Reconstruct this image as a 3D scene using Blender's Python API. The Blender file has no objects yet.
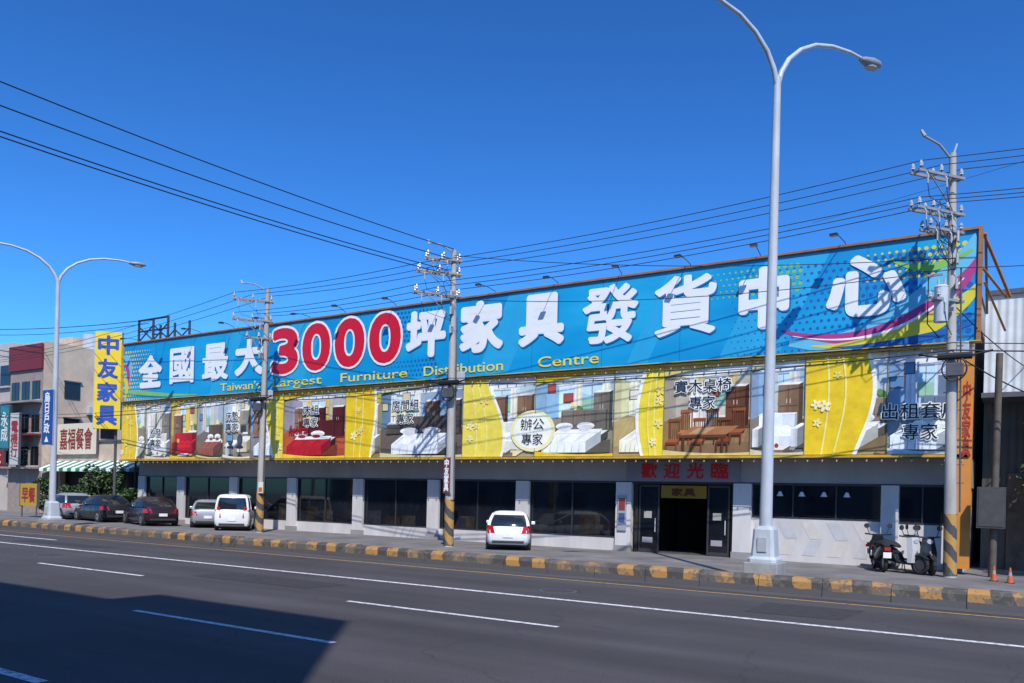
import bpy, math, random
from mathutils import Vector, Matrix
random.seed(7)
S=bpy.context.scene
R=math.radians
# ------------------------------------------------------------ materials
MC={}
def lin(c): 
    c=c/255.0
    return c/12.92 if c<=.04045 else ((c+.055)/1.055)**2.4
def hexc(h): return tuple(lin(int(h[i:i+2],16)) for i in (0,2,4))
def mat(name,color,rough=.6,var=.12,scale=3.0,bump=0.0,metal=0.0,bscale=None,spec=.5,stretch=None):
    if name in MC: return MC[name]
    if isinstance(color,str): color=hexc(color)
    m=bpy.data.materials.new(name); m.use_nodes=True
    nt=m.node_tree; b=nt.nodes['Principled BSDF']
    b.inputs['Roughness'].default_value=rough; b.inputs['Metallic'].default_value=metal
    b.inputs['Specular IOR Level'].default_value=spec
    tc=nt.nodes.new('ShaderNodeTexCoord'); mp=nt.nodes.new('ShaderNodeMapping')
    nt.links.new(tc.outputs['Object'],mp.inputs['Vector'])
    if stretch: mp.inputs['Scale'].default_value=stretch
    n=nt.nodes.new('ShaderNodeTexNoise'); n.inputs['Scale'].default_value=scale; n.inputs['Detail'].default_value=6
    n.inputs['Roughness'].default_value=.65
    nt.links.new(mp.outputs['Vector'],n.inputs['Vector'])
    mr=nt.nodes.new('ShaderNodeMapRange'); mr.inputs['From Min'].default_value=.3; mr.inputs['From Max'].default_value=.7
    mr.inputs['To Min'].default_value=1-var; mr.inputs['To Max'].default_value=1+var
    nt.links.new(n.outputs['Fac'],mr.inputs['Value'])
    vm=nt.nodes.new('ShaderNodeVectorMath'); vm.operation='SCALE'; vm.inputs[0].default_value=color[:3]
    nt.links.new(mr.outputs['Result'],vm.inputs['Scale']); nt.links.new(vm.outputs['Vector'],b.inputs['Base Color'])
    if bump:
        n2=nt.nodes.new('ShaderNodeTexNoise'); n2.inputs['Scale'].default_value=bscale or scale*6; n2.inputs['Detail'].default_value=4
        nt.links.new(mp.outputs['Vector'],n2.inputs['Vector'])
        bp=nt.nodes.new('ShaderNodeBump'); bp.inputs['Strength'].default_value=bump; bp.inputs['Distance'].default_value=.02
        nt.links.new(n2.outputs['Fac'],bp.inputs['Height']); nt.links.new(bp.outputs['Normal'],b.inputs['Normal'])
    MC[name]=m; return m
def ink(h): return mat('print_'+h,h,rough=.5,var=.07,scale=1.7)
def pink(h): return mat('photo_print_'+h,h,rough=.5,var=.15,scale=2.6)

def asphalt_mat():
    m=bpy.data.materials.new('asphalt'); m.use_nodes=True; nt=m.node_tree; b=nt.nodes['Principled BSDF']; L=nt.links.new; N=nt.nodes.new
    tc=N('ShaderNodeTexCoord')
    fine=N('ShaderNodeTexNoise'); fine.inputs['Scale'].default_value=45; fine.inputs['Detail'].default_value=5; L(tc.outputs['Object'],fine.inputs['Vector'])
    mp=N('ShaderNodeMapping'); mp.inputs['Scale'].default_value=(.05,.9,1); L(tc.outputs['Object'],mp.inputs['Vector'])
    st=N('ShaderNodeTexNoise'); st.inputs['Scale'].default_value=1.0; st.inputs['Detail'].default_value=5; L(mp.outputs[0],st.inputs['Vector'])
    pat=N('ShaderNodeTexNoise'); pat.inputs['Scale'].default_value=.35; pat.inputs['Detail'].default_value=8; L(tc.outputs['Object'],pat.inputs['Vector'])
    vo=N('ShaderNodeTexVoronoi'); vo.feature='DISTANCE_TO_EDGE'; vo.inputs['Scale'].default_value=.22
    wn=N('ShaderNodeMixRGB'); wn.blend_type='LINEAR_LIGHT'; wn.inputs['Fac'].default_value=.35; L(tc.outputs['Object'],wn.inputs[1]); 
    dn=N('ShaderNodeTexNoise'); dn.inputs['Scale'].default_value=1.5; dn.inputs['Detail'].default_value=6; L(tc.outputs['Object'],dn.inputs['Vector']); L(dn.outputs['Color'],wn.inputs[2]); L(wn.outputs[0],vo.inputs['Vector'])
    def mr(src,a,c,lo,hi):
        q=N('ShaderNodeMapRange'); L(src,q.inputs['Value']); q.inputs['From Min'].default_value=a;q.inputs['From Max'].default_value=c;q.inputs['To Min'].default_value=lo;q.inputs['To Max'].default_value=hi; return q.outputs[0]
    def mul(a,c):
        q=N('ShaderNodeMath'); q.operation='MULTIPLY'; L(a,q.inputs[0]); L(c,q.inputs[1]); return q.outputs[0]
    f=mul(mul(mr(fine.outputs['Fac'],.3,.7,.66,1.34),mr(st.outputs['Fac'],.3,.7,.72,1.3)),mul(mr(pat.outputs['Fac'],.3,.7,.82,1.2),mr(vo.outputs['Distance'],0,.005,.66,1.0)))
    vm=N('ShaderNodeVectorMath'); vm.operation='SCALE'; vm.inputs[0].default_value=(.052,.048,.051); L(f,vm.inputs['Scale']); L(vm.outputs[0],b.inputs['Base Color'])
    b.inputs['Roughness'].default_value=.85
    bp=N('ShaderNodeBump'); bp.inputs['Strength'].default_value=.5; bp.inputs['Distance'].default_value=.01; L(fine.outputs['Fac'],bp.inputs['Height']); L(bp.outputs[0],b.inputs['Normal'])
    return m
def worn_paint(name,col):
    m=bpy.data.materials.new(name); m.use_nodes=True; nt=m.node_tree; b=nt.nodes['Principled BSDF']; L=nt.links.new; N=nt.nodes.new
    tc=N('ShaderNodeTexCoord'); n=N('ShaderNodeTexNoise'); n.inputs['Scale'].default_value=9; n.inputs['Detail'].default_value=8; n.inputs['Roughness'].default_value=.7; L(tc.outputs['Object'],n.inputs['Vector'])
    cr=N('ShaderNodeValToRGB'); cr.color_ramp.elements[0].position=.34; cr.color_ramp.elements[0].color=(.1,.095,.1,1); cr.color_ramp.elements[1].position=.52; cr.color_ramp.elements[1].color=(*col,1)
    L(n.outputs['Fac'],cr.inputs[0]); L(cr.outputs[0],b.inputs['Base Color']); b.inputs['Roughness'].default_value=.7
    return m
def stripes_mat(name,period,c1,c2,diag=0,duty=.5,zcut=None,axis=0,chip=.6,grime=(.13,.12,.12),gm=.75):
    m=bpy.data.materials.new(name); m.use_nodes=True; nt=m.node_tree; b=nt.nodes['Principled BSDF']; L=nt.links.new; N=nt.nodes.new
    tc=N('ShaderNodeTexCoord'); sx=N('ShaderNodeSeparateXYZ'); L(tc.outputs['Object'],sx.inputs[0])
    def M(op,a,c=None,v=None):
        q=N('ShaderNodeMath'); q.operation=op; L(a,q.inputs[0])
        if c is not None: L(c,q.inputs[1])
        elif v is not None: q.inputs[1].default_value=v
        return q.outputs[0]
    n=N('ShaderNodeTexNoise'); n.inputs['Scale'].default_value=7; n.inputs['Detail'].default_value=8; n.inputs['Roughness'].default_value=.7; L(tc.outputs['Object'],n.inputs['Vector'])
    n3=N('ShaderNodeTexNoise'); n3.inputs['Scale'].default_value=.8; n3.inputs['Detail'].default_value=6; L(tc.outputs['Object'],n3.inputs['Vector'])
    x=sx.outputs[axis]
    if diag:
        x=M('ADD',M('MULTIPLY',sx.outputs[2],v=diag),sx.outputs[0])
    x=M('ADD',M('ADD',x,M('MULTIPLY',n.outputs['Fac'],v=.12)),M('MULTIPLY',n3.outputs['Fac'],v=.5))
    fr=M('FRACT',M('MULTIPLY',x,v=1.0/period))
    s=M('LESS_THAN',fr,v=duty)
    mx=N('ShaderNodeMixRGB'); L(s,mx.inputs[0]); mx.inputs[1].default_value=(*c2,1); mx.inputs[2].default_value=(*c1,1)
    out=mx.outputs[0]
    ch=M('GREATER_THAN',M('ADD',M('MULTIPLY',n.outputs['Fac'],v=.6),M('MULTIPLY',n3.outputs['Fac'],v=.4)),v=chip*.92)
    mx2=N('ShaderNodeMixRGB'); mx2.inputs[2].default_value=(*grime,1); L(M('MULTIPLY',ch,v=.8),mx2.inputs[0]); L(out,mx2.inputs[1]); out=mx2.outputs[0]
    mx4=N('ShaderNodeMixRGB'); mx4.inputs[2].default_value=(*grime,1); L(M('MULTIPLY',n3.outputs['Fac'],v=gm),mx4.inputs[0]); L(out,mx4.inputs[1]); out=mx4.outputs[0]
    if zcut is not None:
        zz=M('LESS_THAN',M('ADD',sx.outputs[2],M('MULTIPLY',n.outputs['Fac'],v=.12)),v=zcut)
        mx3=N('ShaderNodeMixRGB'); mx3.inputs[2].default_value=(.085,.08,.085,1); L(zz,mx3.inputs[0]); L(out,mx3.inputs[1]); out=mx3.outputs[0]
    L(out,b.inputs['Base Color']); b.inputs['Roughness'].default_value=.8
    bp=N('ShaderNodeBump'); bp.inputs['Strength'].default_value=.5; bp.inputs['Distance'].default_value=.02; L(n.outputs['Fac'],bp.inputs['Height']); L(bp.outputs[0],b.inputs['Normal'])
    return m
def corr_mat(name,col,period=.22,axis=0):
    m=bpy.data.materials.new(name); m.use_nodes=True; nt=m.node_tree; b=nt.nodes['Principled BSDF']; L=nt.links.new; N=nt.nodes.new
    tc=N('ShaderNodeTexCoord'); w=N('ShaderNodeTexWave'); w.bands_direction='XYZ'[axis]; w.inputs['Scale'].default_value=.314/period; L(tc.outputs['Object'],w.inputs['Vector'])
    n=N('ShaderNodeTexNoise'); n.inputs['Scale'].default_value=1.5; n.inputs['Detail'].default_value=8; L(tc.outputs['Object'],n.inputs['Vector'])
    cr=N('ShaderNodeValToRGB'); cr.color_ramp.elements[0].position=.3; cr.color_ramp.elements[0].color=(col[0]*.7,col[1]*.68,col[2]*.66,1); cr.color_ramp.elements[1].position=.7; cr.color_ramp.elements[1].color=(*col,1)
    L(n.outputs['Fac'],cr.inputs[0]); L(cr.outputs[0],b.inputs['Base Color'])
    bp=N('ShaderNodeBump'); bp.inputs['Strength'].default_value=.8; bp.inputs['Distance'].default_value=.03; L(w.outputs['Fac'],bp.inputs['Height']); L(bp.outputs[0],b.inputs['Normal']); b.inputs['Roughness'].default_value=.5
    return m
# ------------------------------------------------------------ mesh builder
class MB:
    def __init__(s): s.v=[];s.f=[];s.m=[];s.mats=[]
    def mi(s,m):
        if m not in s.mats: s.mats.append(m)
        return s.mats.index(m)
    def face(s,pts,m):
        i=len(s.v); s.v+= [tuple(p) for p in pts]; s.f.append(tuple(range(i,i+len(pts)))); s.m.append(s.mi(m))
    def box(s,x0,x1,y0,y1,z0,z1,m):
        i=len(s.v); s.v+=[(x0,y0,z0),(x1,y0,z0),(x1,y1,z0),(x0,y1,z0),(x0,y0,z1),(x1,y0,z1),(x1,y1,z1),(x0,y1,z1)]
        for q in ((0,3,2,1),(4,5,6,7),(0,1,5,4),(1,2,6,5),(2,3,7,6),(3,0,4,7)):
            s.f.append(tuple(i+k for k in q)); s.m.append(s.mi(m))
    def cyl(s,p0,p1,r0,r1,m,n=10,cap=True):
        p0=Vector(p0);p1=Vector(p1);d=(p1-p0).normalized(); a=d.orthogonal().normalized(); b=d.cross(a)
        i=len(s.v)
        for p,r in((p0,r0),(p1,r1)):
            for k in range(n):
                t=2*math.pi*k/n; s.v.append(tuple(p+a*math.cos(t)*r+b*math.sin(t)*r))
        for k in range(n):
            s.f.append((i+k,i+(k+1)%n,i+n+(k+1)%n,i+n+k)); s.m.append(s.mi(m))
        if cap:
            s.f.append(tuple(i+k for k in reversed(range(n)))); s.m.append(s.mi(m))
            s.f.append(tuple(i+n+k for k in range(n))); s.m.append(s.mi(m))
    def tube(s,pts,r,m,n=6,r1=None):
        pts=[Vector(p) for p in pts]; N=len(pts); i0=len(s.v); r1=r if r1 is None else r1
        prev=None
        for j,p in enumerate(pts):
            d=(pts[min(j+1,N-1)]-pts[max(j-1,0)]).normalized()
            a=(prev-d*prev.dot(d)).normalized() if prev is not None else d.orthogonal().normalized()
            prev=a; b=d.cross(a); rr=r+(r1-r)*j/(N-1)
            for k in range(n):
                t=2*math.pi*k/n; s.v.append(tuple(p+a*math.cos(t)*rr+b*math.sin(t)*rr))
        for j in range(N-1):
            for k in range(n):
                s.f.append((i0+j*n+k,i0+j*n+(k+1)%n,i0+(j+1)*n+(k+1)%n,i0+(j+1)*n+k)); s.m.append(s.mi(m))
        s.f.append(tuple(i0+k for k in reversed(range(n)))); s.m.append(s.mi(m))
        s.f.append(tuple(i0+(N-1)*n+k for k in range(n))); s.m.append(s.mi(m))
    def loft(s,rings,m,cap=True):
        i=len(s.v); n=len(rings[0])
        for r in rings: s.v+=[tuple(p) for p in r]
        for j in range(len(rings)-1):
            for k in range(n):
                s.f.append((i+j*n+k,i+j*n+(k+1)%n,i+(j+1)*n+(k+1)%n,i+(j+1)*n+k)); s.m.append(s.mi(m))
        if cap:
            s.f.append(tuple(i+k for k in reversed(range(n)))); s.m.append(s.mi(m))
            s.f.append(tuple(i+(len(rings)-1)*n+k for k in range(n))); s.m.append(s.mi(m))
    def obj(s,name,parent=None,world=True,smooth=None,bevel=0,fix=False):
        me=bpy.data.meshes.new(name); o=Vector((0,0,0))
        if parent is not None and world:
            q=parent
            while q is not None: o+=q.location; q=q.parent
        me.from_pydata([tuple(Vector(v)-o) for v in s.v],[],s.f)
        for mm in s.mats: me.materials.append(mm)
        me.polygons.foreach_set('material_index',s.m)
        if fix:
            import bmesh
            bm=bmesh.new(); bm.from_mesh(me); bmesh.ops.recalc_face_normals(bm,faces=bm.faces); bm.to_mesh(me); bm.free()
        if smooth:
            me.polygons.foreach_set('use_smooth',[True]*len(me.polygons)); me.set_sharp_from_angle(angle=R(smooth))
        me.update()
        ob=bpy.data.objects.new(name,me); S.collection.objects.link(ob)
        if parent is not None: ob.parent=parent
        if bevel:
            b=ob.modifiers.new('bevel','BEVEL'); b.width=bevel; b.segments=2; b.limit_method='ANGLE'
        return ob
def top(name,label,cat,loc=(0,0,0),rz=0,group=None,scale=1):
    e=bpy.data.objects.new(name,None); e.empty_display_size=.3; S.collection.objects.link(e)
    e.location=loc; e.rotation_euler=(0,0,rz); e.scale=(scale,)*3; e['label']=label; e['category']=cat
    if group: e['group']=group
    return e
def struct(ob): ob['kind']='structure'; return ob
def copy_thing(src,loc,rz=None,scale=None,label=None):
    n=src.copy(); S.collection.objects.link(n); n.location=loc
    if rz is not None: n.rotation_euler=(0,0,rz)
    if scale: n.scale=scale
    if label: n['label']=label
    def rec(a,b):
        for c in list(a.children):
            k=c.copy(); S.collection.objects.link(k); k.parent=b; rec(c,k)
    rec(src,n); return n
def text(parent,name,body,c,w,h,m,r=.0,shear=0,rz=0,vertical=False,world=True,lift=.0005):
    cu=bpy.data.curves.new('t','FONT'); cu.body='\n'.join(body) if vertical else body
    cu.size=1; cu.align_x='CENTER'; cu.shear=shear; cu.resolution_u=5
    if vertical: cu.space_line=.95
    ob=bpy.data.objects.new('t',cu); S.collection.objects.link(ob)
    dg=bpy.context.evaluated_depsgraph_get(); dg.update()
    me=bpy.data.meshes.new_from_object(ob.evaluated_get(dg)); bpy.data.objects.remove(ob)
    vs=[(v.co.x,v.co.y) for v in me.vertices]; fs=[tuple(p.vertices) for p in me.polygons]; bpy.data.meshes.remove(me)
    if not vs: return None
    xs=[v[0] for v in vs]; ys=[v[1] for v in vs]
    cx=(max(xs)+min(xs))/2; cy=(max(ys)+min(ys))/2; sx=(w-2*r)/(max(xs)-min(xs)); sy=(h-2*r)/(max(ys)-min(ys))
    vs=[((x-cx)*sx,(y-cy)*sy) for x,y in vs]
    offs=[(0,0)]
    if r>0:
        offs+= [(r*math.cos(a),r*math.sin(a)) for a in [k*math.pi/6 for k in range(12)]]
        if r>.07: offs+=[(r*.55*math.cos(a),r*.55*math.sin(a)) for a in [k*math.pi/4 for k in range(8)]]
    V=[];F=[]
    for k,(ox,oy) in enumerate(offs):
        b0=len(V); V+=[(x+ox,y+oy,k*lift) for x,y in vs]; F+=[tuple(b0+i for i in f) for f in fs]
    me=bpy.data.meshes.new(name); me.from_pydata(V,[],F); me.materials.append(m); me.update()
    o=bpy.data.objects.new(name,me); S.collection.objects.link(o); o.parent=parent
    o.location=Vector(c)-(parent.location if world else Vector((0,0,0)))
    o.rotation_euler=(R(90),0,rz)
    return o
# ------------------------------------------------------------ common materials
concrete=mat('concrete',(.30,.29,.28),.85,.25,1.2,.4)
polecon=mat('pole_concrete',(.40,.38,.35),.8,.22,2.0,.3,stretch=(1,1,.3))
galv=mat('galvanised_paint',(.46,.49,.53),.4,.14,3,stretch=(1,1,.4))
armst=mat('crossarm_steel',(.26,.26,.27),.5,.2,4)
steel=mat('steel_dark',(.09,.09,.10),.5,.2,4)
blackm=mat('black_rubber',(.02,.02,.022),.7,.2,4)
cable=mat('cable_black',(.012,.012,.015),.6,.1,4)
porcelain=mat('porcelain',(.42,.42,.41),.3,.15,4)
wallm=mat('painted_wall',(.44,.42,.41),.75,.16,.8,.15,stretch=(1,1,.3))
whitewall=mat('white_column',(.60,.57,.56),.6,.16,.9,.1,stretch=(1,1,.3))
glass=mat('dark_glass',(.010,.012,.017),.05,.5,.6,spec=.6)
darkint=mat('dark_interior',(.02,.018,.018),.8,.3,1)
alu=mat('window_aluminium',(.06,.06,.07),.4,.1,3,metal=.3)
yellowf=mat('yellow_frame',(.58,.34,.04),.5,.25,2)
orangef=mat('orange_frame',(.36,.14,.03),.5,.25,2)
bulb=mat('bulb_glass',(.55,.45,.25),.3,.1,4)
# ------------------------------------------------------------ ground and road
g=MB(); g.box(-900,900,-600,1500,-.6,-.012,mat('ground_dirt',(.16,.15,.13),.9,.3,.1)); struct(g.obj('ground'))
g=MB(); g.face([(-400,-1.5,0),(400,-1.5,0),(400,18.9,0),(-400,18.9,0)],asphalt_mat()); struct(g.obj('road'))
g=MB(); g.box(-400,400,-3,-1.5,-.3,.15,concrete); struct(g.obj('near_pavement'))
apron=mat('apron_concrete',(.16,.15,.15),.9,.35,.7,.4,bscale=25)
g=MB(); g.box(-400,400,19.25,60,-.3,.13,apron); struct(g.obj('pavement'))
kerbm=stripes_mat('kerb_paint',.86,(.52,.25,.045),(.04,.036,.034),zcut=.2,duty=.5,diag=.3,chip=.55,grime=(.12,.105,.09),gm=.8)
g=MB()
x=-200.0
rnd=random.Random(3)
while x<120:
    j=rnd.uniform(-.018,.018)
    g.loft([[(xx,18.9+j,-.1),(xx,18.94+j,.30+j),(xx,19.03+j,.38+j),(xx,19.28,.39+j),(xx,19.3,-.1)] for xx in (x,x+1.385)],kerbm)
    x+=1.4
struct(g.obj('kerb',fix=True))
wp=worn_paint('road_paint_white',(.70,.70,.72)); yp=worn_paint('road_paint_yellow',(.48,.27,.07))
def marking(name,x0,x1,y,w,m,z=.004):
    g=MB(); g.face([(x0,y-w/2,z),(x1,y-w/2,z),(x1,y+w/2,z),(x0,y+w/2,z)],m); return struct(g.obj(name))
marking('edge_line',-300,200,14.3,.16,wp)
marking('yellow_line',-300,200,17.9,.12,yp)
marking('guide_line',-60,-30.6,16.4,.16,wp)
for k in range(-14,5):
    marking('lane_marking',-10.8+k*10.9,-6.3+k*10.9,11.2,.12,wp)
    marking('lane_marking',-12.4+k*10.9,-7.9+k*10.9,7.95,.12,wp)
    marking('lane_marking',-13+k*10.9,-8.5+k*10.9,4.45,.14,wp)
g=MB(); g.face([(-300,18.35,.004),(200,18.35,.004),(200,18.9,.004),(-300,18.9,.004)],mat('gutter',(.075,.069,.069),.9,.4,1.5,.3,stretch=(.3,2,1))); struct(g.obj('gutter'))
pm=mat('asphalt_patch',(.036,.034,.036),.85,.3,5,.4,bscale=60)
for (a,b_,c,d) in ((-16.5,-12.8,12.0,13.2),(-4.6,-2.9,15.2,17.0),(-31,-26,15.0,15.9)):
    g=MB(); g.face([(a,c,.004),(b_,c+.05,.004),(b_+.1,d,.004),(a-.05,d-.04,.004)],pm); struct(g.obj('asphalt_patch'))
for (a,c) in ((-8.8,15.6),(-24,12.7)):
    t=top('manhole_cover','round dark iron manhole cover set in asphalt','manhole cover',(a,c,.0),group='manhole covers in the road')
    g=MB(); g.cyl((0,0,-.02),(0,0,.006),.36,.36,mat('iron',(.05,.045,.045),.5,.3,20,.6),28); g.obj('plate',t,world=False)
    g=MB(); g.cyl((0,0,-.02),(0,0,.004),.42,.42,steel,28); g.obj('rim',t,world=False)
# ------------------------------------------------------------ building that throws the road shadow
b=top('apartment_building','plain concrete apartment block across the road throwing shade','building',(-20,-9,0))
g=MB(); bw=mat('block_render',(.30,.28,.26),.85,.15,.5,.2)
g.box(-60,-4.2,-15,-3,0,17.4,bw); g.box(-4.2,.7,-15,-3,0,18.9,bw); g.obj('wall',b)
for fl in range(5):
    for k in range(12):
        g=MB(); xx=-57+k*4.8; zz=1.2+fl*3.2
        g.box(xx,xx+2,-3.0,-2.94,zz,zz+1.5,glass); g.box(xx-.08,xx+2.08,-3.0,-2.9,zz-.1,zz,wallm); g.obj('window',b)
# ------------------------------------------------------------ furniture store
store=top('furniture_store','long low furniture store with poster-covered upper wall and glass shopfront','shop building',(-22.7,28,.13))
g=MB(); roofm=mat('roof_metal',(.3,.31,.33),.5,.2,.5)
g.box(-43.6,-12.75,28.15,46,.13,2.7,wallm); g.box(-8.75,-1.9,28.15,46,.13,2.7,wallm)
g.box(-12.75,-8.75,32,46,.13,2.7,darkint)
g.box(-43.6,-1.9,27.14,46,3.6,9.4,wallm); g.obj('wall',store)
g=MB(); g.box(-43.6,-1.85,28.0,46,2.7,3.6,mat('fascia_paint',(.36,.34,.35),.7,.14,.8,stretch=(1,1,.3)))
g.box(-43.6,-1.8,27.98,28.05,2.66,2.74,alu); g.obj('fascia',store)
g=MB(); g.box(-43.7,-1.85,27.1,46.2,9.4,9.5,roofm); g.obj('roof',store)
g=MB(); g.box(-43.65,-1.87,27.05,28,3.52,3.6,mat('soffit',(.22,.21,.21),.8)); g.obj('soffit',store)
cols=[-43.2,-39.6,-35.2,-30.85,-26.45,-22.05,-17.5,-13.05,-8.6,-3.9,-2.15]
for i,c in enumerate(cols):
    w=.31 if i<10 else .2
    g=MB(); g.box(c-w,c+w if i<9 else c+.2,27.9,28.15,.13,2.7,whitewall); g.box(c-w-.03,c+w+.03 if i<9 else c+.23,27.86,28.0,.13,.35,mat('skirting',(.28,.27,.27),.8)); g.obj('column',store)
def bay(x0,x1,zs,kind=0):
    g=MB(); g.box(x0,x1,28.03,28.14,.13,zs,whitewall); g.obj('sill_wall',store)
    g=MB(); n=max(2,round((x1-x0)/1.6))
    g.box(x0,x1,28.08,28.12,zs,2.66,glass); wo=g.obj('window',store)
    g=MB()
    for k in range(n+1):
        xx=x0+(x1-x0)*k/n; g.box(xx-.02,xx+.02,28.02,28.078,zs,2.66,alu)
    g.box(x0,x1,28.025,28.075,zs,zs+.06,alu)
    f=g.obj('frame',store); f.parent=wo
    rn=random.Random(int(x0*10))
    if zs<1:
        for k in range(3):
            g=MB(); a=rn.uniform(x0+.1,x1-1.0); w=rn.uniform(.4,.9); h=rn.uniform(.3,.8); m_=mat('display_%d'%(k%4),[(.022,.016,.013),(.02,.022,.028),(.035,.03,.024),(.02,.012,.012)][k%4],.12,.6,2)
            g.box(a,a+w,28.065+.003*k,28.079,zs+.07,min(zs+.07+h,2.5),m_); q=g.obj('window_display',store); q.parent=wo
for i in range(7):
    bay(cols[i]+.31,cols[i+1]-.31,.6 if i not in (1,) else .45)
bay(-8.29,-4.21,1.55); bay(-3.7,-2.4,1.5)
# pale blue and cream slanted shapes on white wall
g=MB(); lav=mat('wall_shape_blue',(.51,.51,.53),.6,.1,2); bei=mat('wall_shape_cream',(.60,.56,.51),.6,.1,2)
for k in range(5):
    x0=-8.25+k*.8
    g.face([(x0,28.024,1.45),(x0+.4,28.024,1.45),(x0+.7,28.024,.9),(x0+.3,28.024,.9)],lav if k%2 else bei)
    g.face([(x0+.3,28.022,.86),(x0+.7,28.022,.86),(x0+.45,28.022,.35),(x0+.05,28.022,.35)],bei if k%2 else lav)
g.obj('wall_shapes',store)
for xx in (-7.3,-6.6,-5.9,-5.2):
    g=MB(); g.cyl((xx,27.8,2.7),(xx,27.8,2.45),.01,.01,cable,5); g.cyl((xx,27.8,2.45),(xx,27.8,2.3),.04,.11,mat('lamp_shade_white',(.7,.7,.7),.4),10); g.obj('pendant_lamp',store)
# entrance
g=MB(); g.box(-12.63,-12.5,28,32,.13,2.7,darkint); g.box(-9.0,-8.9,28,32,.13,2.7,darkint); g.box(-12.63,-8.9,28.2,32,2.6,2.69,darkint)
g.box(-12.63,-8.9,28,32,.1,.15,mat('tile_floor',(.12,.115,.11),.3,.1,2)); g.obj('entrance_hall',store)
for (x0,x1) in ((-12.45,-11.65),(-9.85,-9.05)):
    g=MB(); g.box(x0,x1,28.02,28.05,.16,2.62,glass); d=g.obj('door',store)
    g=MB()
    for a,bx in ((x0,x0+.06),(x1-.06,x1)): g.box(a,bx,27.99,28.018,.16,2.62,alu)
    g.box(x0+.06,x1-.06,27.99,28.018,.16,.28,alu); g.box(x0+.06,x1-.06,27.99,28.018,2.54,2.62,alu)
    f=g.obj('frame',store); f.parent=d
    g=MB(); g.cyl((x1-.14,27.96,.9),(x1-.14,27.96,1.4),.02,.02,galv,6); f=g.obj('handle',store); f.parent=d
    g=MB(); g.box(x0+.2,x1-.3,28.005,28.016,1.4,1.65,ink('a8a69c')); f=g.obj('notice',store); f.parent=d
    g=MB(); g.box(x0+.15,x1-.25,28.005,28.016,.5,.7,ink('9a9aa2')); f=g.obj('notice',store); f.parent=d
g=MB(); g.box(-11.6,-9.9,28.0,28.06,2.15,2.6,ink('8f7018')); g.obj('door_sign',store)
text(store,'lettering','家具',(-10.75,27.992,2.37),.9,.3,ink('5b2210'),r=.012)
g=MB(); g.box(-12.9,-8.7,27.9,27.97,2.74,3.5,mat('canopy_panel',(.22,.21,.26),.6,.1,1)); g.obj('entrance_panel',store)
red=mat('red_letters',(.62,.012,.02),.4,.08,2)
for i,ch in enumerate('歡迎光臨'):
    text(store,'lettering',ch,(-12.05+i*.88,27.885,3.13),.62,.56,red,r=.014)
g=MB(); g.box(-13.25,-12.9,27.84,27.89,.9,2.2,ink('9ca0aa')); g.box(-13.2,-12.95,27.83,27.838,1.2,1.55,ink('3a5a88')); g.box(-13.2,-12.95,27.83,27.838,1.65,2.1,ink('883a3a')); g.obj('column_notice',store)
# ---- posters
def shape_ell(cx,cy,rx,ry,n=14,a=0):
    out=[]
    for k in range(n):
        t=2*math.pi*k/n; px=rx*math.cos(t);py=ry*math.sin(t)
        out.append((cx+px*math.cos(a)-py*math.sin(a),cy+px*math.sin(a)+py*math.cos(a)))
    return out
def cliprect(poly,W,H):
    def clip(P,ins,inter):
        out=[]
        for i in range(len(P)):
            a=P[i-1];b=P[i]
            if ins(b):
                if not ins(a): out.append(inter(a,b))
                out.append(b)
            elif ins(a): out.append(inter(a,b))
        return out
    def ix(v): return lambda a,b:(v,a[1]+(b[1]-a[1])*(v-a[0])/(b[0]-a[0]))
    def iy(v): return lambda a,b:(a[0]+(b[0]-a[0])*(v-a[1])/(b[1]-a[1]),v)
    for ins,it in ((lambda p:p[0]>=0,ix(0)),(lambda p:p[0]<=W,ix(W)),(lambda p:p[1]>=0,iy(0)),(lambda p:p[1]<=H,iy(H))):
        if poly: poly=clip(poly,ins,it)
    return poly
def shade(h,f):
    return ''.join('%02x'%max(0,min(255,int(round(int(h[i:i+2],16)*f/6)*6))) for i in (0,2,4))
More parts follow.
